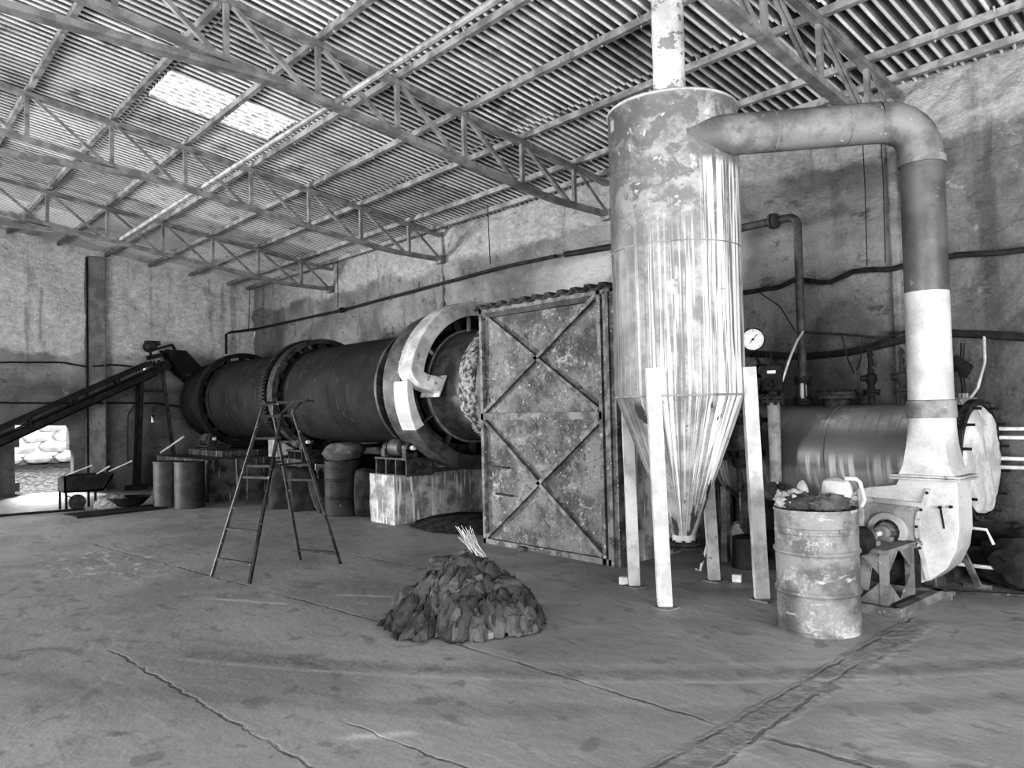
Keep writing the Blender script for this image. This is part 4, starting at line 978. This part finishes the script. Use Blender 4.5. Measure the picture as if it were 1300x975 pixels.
b = MB(); b.box((-.02, 0, .1), (.17, .14, .17)); bmesh.ops.subdivide_edges(b.bm, edges=b.bm.edges[:], cuts=5, use_grid_fill=True)
for v in b.bm.verts:
    p = v.co - V(-.02, 0, .1); q = V(p.x / .085, p.y / .07, p.z / .085); l = max(abs(q.x), abs(q.y), abs(q.z)); k = l / max(q.length, .01)
    f = .25 + .75 * k; v.co = V(-.02, 0, .1) + V(p.x * f, p.y * f, p.z * f) * 1.12 + V(0, 0, 0) + p * .06 * noise.noise(v.co * 14)
o = b.build('jug_body', 'jug'); o.parent = t
b = MB(); b.tube([(.045, -.02, .19), (.11, -.01, .19), (.13, 0, .17), (.15, .01, .06), (.13, .01, .02)], .013, 8); o = b.build('handle', 'jug'); o.parent = t
b = MB(); b.lathe((-.1, 0, .06), (-1, 0, -.1), [(0, .03), (.03, .03), (.03, .0)], 14); o = b.build('neck', 'jug'); o.parent = t
def rumple(c, sc, m, name, label, cat, nz=.45, f=2.6, seed=0, rz=0, group=None, sub=4):
    b = MB(); r = bmesh.ops.create_icosphere(b.bm, subdivisions=sub, radius=1)
    R = Matrix.Rotation(rz, 3, 'Z')
    for v in b.bm.verts:
        p = v.co.copy(); q = p * f + V(seed * 7.3, seed * 3.1, seed)
        k = 1 + nz * (abs(noise.noise(q)) * 1.2 - .25) + nz * .4 * (abs(noise.noise(q * 2.7)) - .2) + .05 * noise.noise(q * 7)
        w = V(p.x * sc[0] * k, p.y * sc[1] * k, p.z * sc[2] * k + sc[2] * .0)
        w = R @ w; w.z = max(w.z, -sc[2] * .55 + .02 * noise.noise(q * 2)); v.co = w + V(0, 0, sc[2] * .55)
    return tag(b.build(name, m, loc=None), label, cat, group) if False else _place(b, name, m, c, label, cat, group)
def _place(b, name, m, c, label, cat, group):
    o = b.build(name, m); o.location = c; return tag(o, label, cat, group)
rumple((-2.93, 5.35, .868), (.13, .09, .085), 'cloth3', 'cloth_bundle', 'pale crumpled cloth at the left rim on top of the foreground drum', 'cloth', seed=3)
rumple((-2.83, 5.34, .868), (.13, .06, .075), 'cloth', 'work_glove', 'dark grimy work glove lying on top of the foreground oil drum', 'glove', seed=5, rz=.6)
rumple((-2.67, 5.42, .868), (.14, .06, .07), 'cloth2', 'cloth_bundle', 'grey rag roll lying on the oil drum in front of the white jug', 'cloth', seed=8, rz=.8)
rumple((-2.88, 5.42, .868), (.05, .045, .13), 'cloth3', 'stone_lump', 'small round pale lump sitting on the foreground oil drum', 'stone', .15, seed=9)

# ---------------------------------------------------------------- stepladder
ld = thing('step_ladder', 'thin paint-spotted metal A-frame stepladder standing open in the middle of the floor', 'ladder', (-7.8, 3.53, 0))
A0, B0, C0, D0 = V(-8.01, 2.93, 0), V(-7.39, 3.07, 0), V(-8.14, 3.97, 0), V(-7.59, 4.17, 0)
A1, B1, C1, D1 = V(-7.93, 3.44, 1.66), V(-7.73, 3.58, 1.66), V(-7.98, 3.60, 1.68), V(-7.76, 3.72, 1.68)
for p, q in ((A0, A1), (B0, B1), (C0, C1), (D0, D1)):
    b = MB(); b.bar(p, q, .028, .028); b.build('leg', 'ladder', ld, False)
def rung(P0, P1, Q0, Q1, t, w=.026):
    b = MB(); b.bar(P0.lerp(P1, t), Q0.lerp(Q1, t), w, w); b.build('rung', 'ladder', ld, False)
for t in (.105, .285, .60, .67, .84, .98): rung(A0, A1, B0, B1, t)
for t in (.07, .55, .65, .80, .97): rung(C0, C1, D0, D1, t)
b = MB(); b.bar(A1 + V(-.02, 0, .08), V(-7.52, 3.78, 1.79), .03, .02); b.bar(C1 + V(0, -.02, .1), V(-7.6, 3.88, 1.78), .03, .02); b.bar(V(-7.9, 3.47, 1.77), V(-7.94, 3.62, 1.78), .02)
b.bar(A1, A1 + V(0, .04, .12), .025); b.bar(B1, B1 + V(.1, .1, .12), .02); b.bar(D1, D1 + V(.1, .06, .1), .02); b.bar(C1, C1 + V(0, 0, .1), .02); b.build('top_platform', 'ladder', ld, False)
b = MB(); b.bar(A0.lerp(A1, .67), C0.lerp(C1, .67), .018); b.bar(B0.lerp(B1, .67), D0.lerp(D1, .67), .018); b.build('spreader', 'ladder', ld, False)

# ---------------------------------------------------------------- conveyor
cv = thing('belt_conveyor', 'dark inclined belt conveyor rising along the end wall to the kiln inlet', 'conveyor', (-18.9, 4.0, 0))
k = (3.02 - 1.46) / (5.83 - 2.63)
def cz(y, o=0): return 1.46 + k * (y - 2.63) + o
y0, y1 = .2, 5.9
for xx in (-19.12, -18.78):
    b = MB(); b.bar((xx, y0, cz(y0, .02)), (xx, y1 - .35, cz(y1 - .35, .02)), .04, .10); b.build('upper_rail', 'black', cv, False)
    b = MB(); b.bar((xx, y0, cz(y0, -.24)), (xx, y1, cz(y1, -.24)), .05, .13); b.build('lower_rail', 'black', cv, False)
b = MB(); b.bar((-18.95, y0, cz(y0, -.13)), (-18.95, y1, cz(y1, -.13)), .3, .012); b.bar((-18.95, y0, cz(y0, -.36)), (-18.95, y1 - .2, cz(y1 - .2, -.34)), .28, .012); b.build('belt', 'belt', cv, False)
for i in range(7):
    y = .6 + i * .85
    b = MB(); b.bar((-19.12, y, cz(y, -.2)), (-19.12, y, cz(y, .0)), .03, .08); b.bar((-18.78, y, cz(y, -.2)), (-18.78, y, cz(y, .0)), .03, .08); b.tube([(-19.1, y, cz(y, -.16)), (-18.8, y, cz(y, -.16))], .03, 8); b.build('idler_bracket', 'black', cv, False)
b = MB(); b.tube([(-19.15, 5.86, cz(5.86, -.2)), (-18.72, 5.86, cz(5.86, -.2))], .11, 16); b.build('head_pulley', 'black', cv)
b = MB(); b.bar((-18.82, 5.25, 0), (-18.85, 5.35, cz(5.35, -.25)), .08); b.bar((-19.1, 5.25, 0), (-19.1, 5.35, cz(5.35, -.25)), .08)
b.build('leg', 'black', cv, False)
b = MB(); b.bar((-18.6, 6.05, .0), (-18.86, 5.8, cz(5.8, -.25)), .07); b.build('leg', 'iron', cv, False)
b = MB(); b.bar((-18.83, 5.3, 2.25), (-18.83, 5.8, 2.25), .05); b.build('leg_brace', 'black', cv, False)
b = MB(); b.box((-18.82, 5.2, .05), (.3, .4, .1)); b.build('foot_block', 'black', cv)
t = thing('conveyor_motor', 'small dark motor with a bracket on top of the conveyor head', 'motor', (-18.95, 5.55, 3.1))
b = MB(); b.lathe((-19.05, 5.55, 3.28), (1, 0, 0), [(0, .08), (.02, .13), (.24, .13), (.28, .08)], 16); b.box((-18.9, 5.6, 3.36), (.2, .3, .1)); b.build('motor_body', 'iron', t)
b = MB(); b.bar((-18.8, 5.55, 3.0), (-18.8, 5.5, 3.25), .05); b.bar((-18.8, 5.6, 3.2), (-18.8, 6.0, 3.33), .05); b.bar((-18.8, 6.0, 3.33), (-18.8, 6.08, 3.22), .05); b.bar((-18.8, 5.45, 3.0), (-18.8, 5.75, 3.08), .1, .1); b.build('bracket', 'black', t, False)
t = thing('feed_chute', 'slanting grey sheet metal chute between the conveyor head and the kiln', 'chute', (-18.8, 6.2, 2.6))
b = MB(); b.poly([(-18.72, 5.82, 3.22), (-18.72, 6.3, 3.2), (-18.72, 6.75, 2.72), (-18.72, 6.45, 2.4), (-18.72, 6.15, 2.66)], (-.02, 0, 0)); b.build('side_plate', 'kiln', t)
b = MB(); b.poly([(-19.15, 5.82, 3.22), (-19.15, 6.3, 3.2), (-19.15, 6.75, 2.72), (-19.15, 6.45, 2.4), (-19.15, 6.15, 2.66)], (-.02, 0, 0)); b.build('side_plate', 'kiln', t)
b = MB(); b.bar((-18.94, 5.85, 2.95), (-18.94, 6.5, 2.42), .42, .02); b.build('chute_floor', 'kiln', t)
b = MB(); b.bar((-18.7, 6.35, 2.35), (-18.7, 6.6, 2.1), .03, .06); b.bar((-18.7, 6.3, 2.62), (-18.7, 6.62, 2.62), .04); b.build('clamp', 'iron', t)
b = MB(); b.bar((-17.9, 5.45, .85), (-17.7, 5.9, 1.2), .04); tag(b.build('diagonal_strut', 'lightpaint', loc=(-17.9, 5.45, .8)), 'short pale slanting strut standing on the far plinth below the kiln end', 'strut')

# ---------------------------------------------------------------- barrels, cart, basin by the doorway
def barrel(x, y, label):
    t = thing('barrel', label, 'barrel', (x, y, 0), 'barrels by the far plinth')
    b = MB(); b.lathe((0, 0, 0), (0, 0, 1), [(0, .25), (.0, .262), (.02, .262), (.02, .257), (.80, .257), (.80, .265), (.83, .265), (.83, .24)], 40, True, False); o = b.build('shell', 'barrel'); o.parent = t
    b = MB(); b.lathe((0, 0, .79), (0, 0, 1), [(0, .255), (.003, .02)], 32); o = b.build('lid', 'black'); o.parent = t
barrel(-14.32, 4.86, 'plain grey open barrel beside the low concrete plinth, nearer the kiln')
barrel(-14.85, 4.66, 'plain grey barrel half hidden behind the other one, nearer the doorway')

ct = thing('hand_cart', 'small black box cart with thin legs, standing in front of the bright doorway', 'cart', (-15.8, 3.5, 0))
def cart_parts():
    X0, X1, Y0, Y1 = -16.1, -15.6, 3.12, 3.92
    b = MB()
    b.poly([(X1, Y0, .32), (X1, Y1 - .16, .32), (X1, Y1, .48), (X1, Y1, .62), (X1, Y0, .62)], (-.03, 0, 0)); b.poly([(X0, Y0, .32), (X0, Y1 - .16, .32), (X0, Y1, .48), (X0, Y1, .62), (X0, Y0, .62)], (-.03, 0, 0))
    b.bounds(X0, X1, Y0, Y0 + .03, .32, .62); b.bounds(X0, X1, Y0, Y1 - .16, .32, .35); b.bar((X0 + .25, Y1 - .16, .34), (X0 + .25, Y1, .6), .5, .03); b.build('box_tub', 'black', ct, False)
    for x, y in ((X1, Y0 + .03), (X1, Y1 - .3), (X0, Y0 + .03), (X0, Y1 - .3)):
        b = MB(); b.bar((x, y, 0), (x, y, .34), .035); b.build('leg', 'black', ct, False)
    b = MB(); b.lathe((X1 - .1, Y0 + .22, .14), (1, 0, 0), [(0, .05), (0, .14), (.05, .14), (.05, .05)], 20); b.build('wheel', 'iron', ct)
    b = MB(); b.tube([(X0, Y0 + .2, .14), (X1, Y0 + .2, .14)], .015, 8); b.bar((X1, Y0, .3), (X1, Y0 + .3, .12), .02); b.build('axle', 'iron', ct)
cart_parts()
for i, (p, q, lab) in enumerate((((-15.75, 2.88, .56), (-15.75, 3.14, .64), 'short pale stick sticking out at the left end of the black cart'), ((-15.75, 3.15, .62), (-15.75, 3.6, .78), 'pale stick lying across the black cart, the longest left one'), ((-15.75, 3.68, .62), (-15.75, 3.9, .75), 'short pale stick on the black cart, in the middle'), ((-15.8, 3.9, .65), (-15.8, 4.3, .82), 'pale stick jutting from the right end of the black cart'))):
    b = MB(); b.bar(p, q, .03, .02); tag(b.build('wooden_stick', 'straw', loc=p), lab, 'stick', 'sticks on the cart')
b = MB(); b.lathe((0, 0, 0), (0, 0, 1), [(0, .18), (.03, .24), (.16, .36), (.17, .37), (.155, .355), (.05, .22), (.04, .05)], 32); o = b.build('basin', 'black'); o.location = (-15.35, 4.12, .02); tag(o, 'shallow dark round basin on the floor beside the black cart', 'basin')
rumple((-15.45, 3.85, 0), (.18, .28, .16), 'cloth3', 'sack_bundle', 'pale crumpled sack on the floor between the cart and the basin', 'sack', .3, seed=21)
b = MB(); b.bounds(-.35, .35, -.75, .75, 0, .025); o = b.build('scrap_sheet', 'black', bevel=.005); o.location = (-14.75, 3.75, 0); o.rotation_euler = (0, 0, .12); tag(o, 'flat black metal sheet lying on the floor in front of the basin', 'sheet')
b = MB(); b.tube([(-15.9, .5, .03), (-15.6, 2.2, .03), (-15.4, 3.4, .03)], .022, 8); tag(b.build('floor_pole', 'black', loc=(-15.6, 2.2, 0)), 'long thin black pole lying on the floor left of the flat metal sheet', 'pole')

# ---------------------------------------------------------------- sacks under the kiln
def sack(loc, sc, rot, m, label, seed, group=None):
    b = MB(); b.box((0, 0, 0), (2, 2, 2)); bmesh.ops.subdivide_edges(b.bm, edges=b.bm.edges[:], cuts=9, use_grid_fill=True)
    for v in b.bm.verts:
        p = v.co; ex, ey = abs(p.x), abs(p.y); e = (1 - ex ** 4) * (1 - ey ** 4)
        zz = p.z * (.12 + .88 * max(e, 0) ** .45); q = V(p.x * 2, p.y * 2, p.z + seed)
        v.co = V(p.x * (1 - .1 * p.y * p.y) + .04 * noise.noise(q), p.y * (1 - .12 * p.x * p.x) + .04 * noise.noise(q + V(3, 0, 0)), zz + .12 * noise.noise(q * 1.3))
        v.co = V(v.co.x * sc[0], v.co.y * sc[1], v.co.z * sc[2])
    o = b.build('sack', m); o.location = loc; o.rotation_euler = rot; return tag(o, label, 'sack', group)
sack((-12.85, 6.0, .34), (.28, .42, .14), (math.radians(62), 0, math.radians(60)), 'bag', 'grey filled sack leaning in the shadow, leftmost of the three slumped under the kiln', 1)
sack((-12.35, 6.08, .32), (.28, .44, .15), (math.radians(60), .1, math.radians(80)), 'bag', 'grey filled sack leaning in the shadow, middle of the three slumped under the kiln', 2)
sack((-11.85, 6.25, .24), (.25, .36, .14), (math.radians(50), .1, math.radians(95)), 'bag', 'grey filled sack slumped against the left side of the dark oil drum', 3)
sack((-11.2, 6.25, 1.02), (.30, .26, .15), (.05, -.05, .5), 'cloth2', 'lumpy grey sack resting on top of the dark oil drum', 4)
sack((-10.68, 6.35, .38), (.2, .38, .14), (math.radians(85), 0, math.radians(50)), 'clothblack', 'black sack wedged upright between the dark oil drum and the pale plinth', 5)
# outdoor sacks beyond the doorway
proto = None; i = 0
for r_ in range(6):
    for c_ in range(5 if r_ % 2 else 6):
        i += 1; loc = (-28 + r_ * -.12 + random.uniform(-.06, .06), 3.2 + c_ * .84 + (.42 if r_ % 2 else 0), .42 + r_ * .33)
        if proto is None: proto = sack(loc, (.3, .40, .165), (0, 0, 0), 'outbag', 'white filled sack in the stack outside the low doorway', 11, 'white sacks stacked outside'); o = proto
        else: o = proto.copy(); col.objects.link(o); o.location = loc
        o.rotation_euler = (random.uniform(-.08, .08), random.uniform(-.05, .05), random.uniform(-.15, .15))
# dark sacks / tarpaulin at the right edge
rumple((-1.75, 7.85, 0), (.8, .33, .34), 'clothblack', 'tarpaulin_heap', 'dark crumpled tarpaulin heap on the floor right of the boiler end', 'tarpaulin', .3, seed=31)
b = MB(); b.tube([(-2.7, 7.62, .16), (-1.2, 7.68, .17)], .018, 8); tag(b.build('floor_pipe', 'rod', loc=(-2.7, 7.62, .16)), 'pale horizontal pipe close to the floor below the boiler end', 'pipe')
b = MB(); b.tube([(-2.6, 7.3, .55), (-2.25, 7.32, .54), (-2.2, 7.32, .42)], .014, 8); tag(b.build('drain_pipe', 'rod', loc=(-2.2, 7.3, 0)), 'thin pale drain pipe below the padded end of the boiler', 'pipe')
b = MB(); b.bar((-2.5, 7.1, .015), (-1.8, 7.5, .015), .03); tag(b.build('scrap_bar', 'iron', smooth=False, loc=(-2.2, 7.3, 0)), 'thin dark bar lying on the floor behind the blower', 'bar')

# ---------------------------------------------------------------- small floor items
def brick(loc, rz, label):
    b = MB(); b.box((0, 0, .035), (.085, .06, .07)); o = b.build('brick', 'brick', bevel=.006); o.location = loc; o.rotation_euler = (0, 0, rz); tag(o, label, 'brick')
brick((-4.72, 5.52, 0), .5, 'small pale brick beside the back left leg of the cyclone tank')
brick((-4.02, 6.3, 0), .4, 'small pale brick beside the rear leg of the cyclone tank')
rumple((-6.68, 6.02, 0), (.07, .05, .035), 'cloth2', 'litter_scrap', 'small crumpled litter on the floor at the foot of the furnace housing', 'litter', seed=41, sub=3)
rumple((-4.55, 7.2, 0), (.16, .12, .26), 'cloth3', 'stone_block', 'pale rough block standing on the floor under the boiler behind the tank legs', 'block', .15, seed=42, sub=3)
b = MB(); b.lathe((0, 0, 0), (0, 0, 1), [(0, .16), (.3, .15), (.31, .13)], 24); o = b.build('small_bin', 'barrel'); o.location = (-4.3, 6.95, 0); tag(o, 'low dark round tub on the floor under the boiler', 'tub')
b = MB(); b.tube([(-4.23, 6.15, .34), (-4.27, 6.08, .1), (-4.3, 6.05, .12)], .012, 6); tag(b.build('wire_scrap', 'cablelight', loc=(-4.25, 6.1, .1)), 'bent pale wire tied to the rear leg of the tank', 'wire')

# ---------------------------------------------------------------- heap of burlap
HX, HY, HR, HH = -4.80, 3.74, .59, .44
def hz(x, y):
    r = math.hypot(x, y) / HR; return HH * max(0, 1 - r ** 1.15) if r < 1 else 0
b = MB(); b.lathe((0, 0, 0), (0, 0, 1), [(0, HR * .84)] + [(HH * .85 * (1 - t ** 1.15), HR * .84 * t) for t in (.95, .85, .7, .55, .4, .25, .1)], 40, True, True, .08)
o = b.build('rag_heap_core', 'cloth'); o.location = (HX, HY, 0); tag(o, 'dark packed middle of the burlap heap on the floor', 'rag heap'); o['kind'] = 'stuff'
def rag(ang, rr, size, m, label):
    b = MB(); n = 40; R0 = random.uniform(0, 6.28); sd = random.uniform(0, 100); asp = random.uniform(.6, 1.0)
    bx, by = math.cos(ang) * rr, math.sin(ang) * rr
    f = random.uniform(5.5, 9); cu = random.uniform(.035, .065); vs = []
    for a in range(n + 1):
        row = []
        for c in range(n + 1):
            u, w = a / n * 2 - 1, c / n * 2 - 1
            u2 = u * math.sqrt(1 - w * w / 2); w2 = w * math.sqrt(1 - u * u / 2)
            e = 1 + .45 * noise.noise(V(u2 * 1.8, w2 * 1.8, sd)) + .15 * noise.noise(V(u2 * 6, w2 * 6, sd))
            x = u2 * size * e; y = w2 * size * asp * e
            x, y = x * math.cos(R0) - y * math.sin(R0), x * math.sin(R0) + y * math.cos(R0)
            q = V(x * f, y * f * .5, sd)
            wp = V(noise.noise(q * 1.3 + V(9, 0, 0)), noise.noise(q * 1.3 + V(0, 9, 0)), 0)
            q2 = q + wp * .9
            r1 = 1 - 2.6 * abs(noise.noise(q2)); r2 = 1 - 2.6 * abs(noise.noise(q2 * 2.3 + V(4, 4, 0))); r3 = 1 - 2.6 * abs(noise.noise(q2 * 5))
            fold = cu * r1 + cu * .55 * r2 + cu * .22 * r3
            x += .045 * wp.x + .02 * noise.noise(q2 * 3); y += .045 * wp.y + .02 * noise.noise(q2 * 3 + V(7, 7, 7))
            X, Y = bx + x, by + y
            edge = min(1, math.sqrt(u2 * u2 + w2 * w2)) if True else 0
            z = hz(X, Y) + .075 * (1 - edge ** 2) + fold + .004 - .07 * edge ** 6
            row.append(b.bm.verts.new(V(X, Y, max(z, .004 + .02 * abs(noise.noise(q * 3))))))
        vs.append(row)
    for a in range(n):
        for c in range(n): b.bm.faces.new((vs[a][c], vs[a + 1][c], vs[a + 1][c + 1], vs[a][c + 1]))
    bmesh.ops.translate(b.bm, verts=b.bm.verts, vec=V(-bx, -by, 0))
    bmesh.ops.recalc_face_normals(b.bm, faces=b.bm.faces)
    o = b.build('burlap_rag', m); o.location = (HX + bx, HY + by, 0); o.data.shade_smooth()
    tag(o, label, 'rag', 'burlap rags in the heap')
random.seed(11)
for ring, (cnt, rr, sz) in enumerate(((24, .475, .09), (19, .38, .10), (14, .28, .10), (10, .17, .105), (5, .06, .11))):
    for k in range(cnt):
        a = 2 * PI * (k + .5 * ring) / cnt + random.uniform(-.2, .2); m = random.choice(['cloth', 'cloth', 'cloth', 'cloth2', 'cloth2', 'cloth3' if random.random() < .1 else 'cloth'])
        rag(a, rr + random.uniform(-.05, .05), sz * random.uniform(.75, 1.9), m, 'crumpled dark burlap rag in the heap on the open floor')
def puffbag(dx, dy, dz, sc, rz, m, label, seed):
    rumple((HX + dx, HY + dy, dz), sc, m, 'burlap_sack', label, 'sack', .28, 1.5, seed, rz)
puffbag(-.26, -.34, .10, (.15, .09, .12), 1.0, 'cloth2', 'smooth puffed grey sack on the left slope of the burlap heap', 51)
puffbag(-.17, -.02, .37, (.2, .1, .08), .9, 'cloth2', 'dark rounded sack on the upper left of the burlap heap', 52)
puffbag(.28, .12, .16, (.2, .12, .13), 1.6, 'cloth2', 'large smooth grey sack on the right slope of the burlap heap', 53)
puffbag(.40, -.22, .0, (.15, .08, .05), .8, 'cloth3', 'pale flattened sack at the front foot of the burlap heap', 54)
puffbag(.04, -.02, .43, (.12, .1, .07), 2.0, 'cloth', 'dark crumpled sack at the very top of the burlap heap', 55)
b = MB()
random.seed(5)
for k in range(26):
    p = V(random.uniform(-.05, .05), random.uniform(-.05, .05), 0); q = V(-.10 + random.uniform(-.07, .05), -.06 + random.uniform(-.06, .06), .19 + random.uniform(-.05, .05))
    b.tube([p, p.lerp(q, .5) + V(0, 0, .006), q], .0022, 4)
o = b.build('straw_wisp', 'straw'); o.location = (HX + .08, HY + .06, .50); tag(o, 'wisp of pale straw sticking out of the top of the burlap heap', 'straw'); o['kind'] = 'stuff'

# ---------------------------------------------------------------- light
def area(name, loc, target, sx, sy, power, spread=180):
    l = bpy.data.lights.new(name, 'AREA'); l.shape = 'RECTANGLE'; l.size = sx; l.size_y = sy; l.energy = power; l.spread = math.radians(spread)
    o = bpy.data.objects.new(name, l); col.objects.link(o); o.location = loc
    o.rotation_euler = (V(*target) - V(*loc)).to_track_quat('-Z', 'Y').to_euler(); return o
area('gate_daylight', (-2.2, -8.6, 1.7), (-8.0, 5, 2.4), 10.0, 2.6, 1350)
area('side_opening_daylight', (XL + .6, -4.0, 1.5), (-9, 5.5, 2.2), 3.0, 2.0, 800, 100)
area('right_gate_daylight', (XR - .1, 1.4, 1.6), (-6, 4, 2.9), 6.5, 2.2, 850)
area('yard_daylight', (-23.5, 3.5, 4.2), (-16, 3.7, 0), 4, 3, 1200)
w = bpy.data.worlds.new('World'); bpy.context.scene.world = w; w.use_nodes = True
nt = w.node_tree; nt.nodes.clear(); bg = nt.nodes.new('ShaderNodeBackground'); bg.inputs[0].default_value = (1, 1, 1, 1); bg.inputs[1].default_value = 1.3
ow = nt.nodes.new('ShaderNodeOutputWorld'); nt.links.new(bg.outputs[0], ow.inputs[0])
sl = bpy.data.lights.new('sun', 'SUN'); sl.energy = 3.5; sl.angle = math.radians(3); so = bpy.data.objects.new('sun', sl); col.objects.link(so)
so.rotation_euler = V(.72, .28, -.62).to_track_quat('-Z', 'Y').to_euler()

# ---------------------------------------------------------------- camera
cam = bpy.data.cameras.new('camera'); co = bpy.data.objects.new('camera', cam); col.objects.link(co)
cam.sensor_fit = 'HORIZONTAL'; cam.sensor_width = 36; cam.lens = 976 / 1300 * 36; cam.clip_end = 200
fwd = V(-.74782035, .66311738, .03225); rgt = V(.66277126, .74849916, -.02198324); up = rgt.cross(fwd).normalized()
co.matrix_world = Matrix(((rgt.x, up.x, -fwd.x, 0), (rgt.y, up.y, -fwd.y, 0), (rgt.z, up.z, -fwd.z, 1.65), (0, 0, 0, 1)))
sc = bpy.context.scene; sc.camera = co
sc.view_settings.view_transform = 'Standard'; sc.view_settings.look = 'High Contrast'; sc.view_settings.exposure = 0.22
sc.cycles.use_denoising = True; sc.cycles.max_bounces = 6; sc.cycles.diffuse_bounces = 4
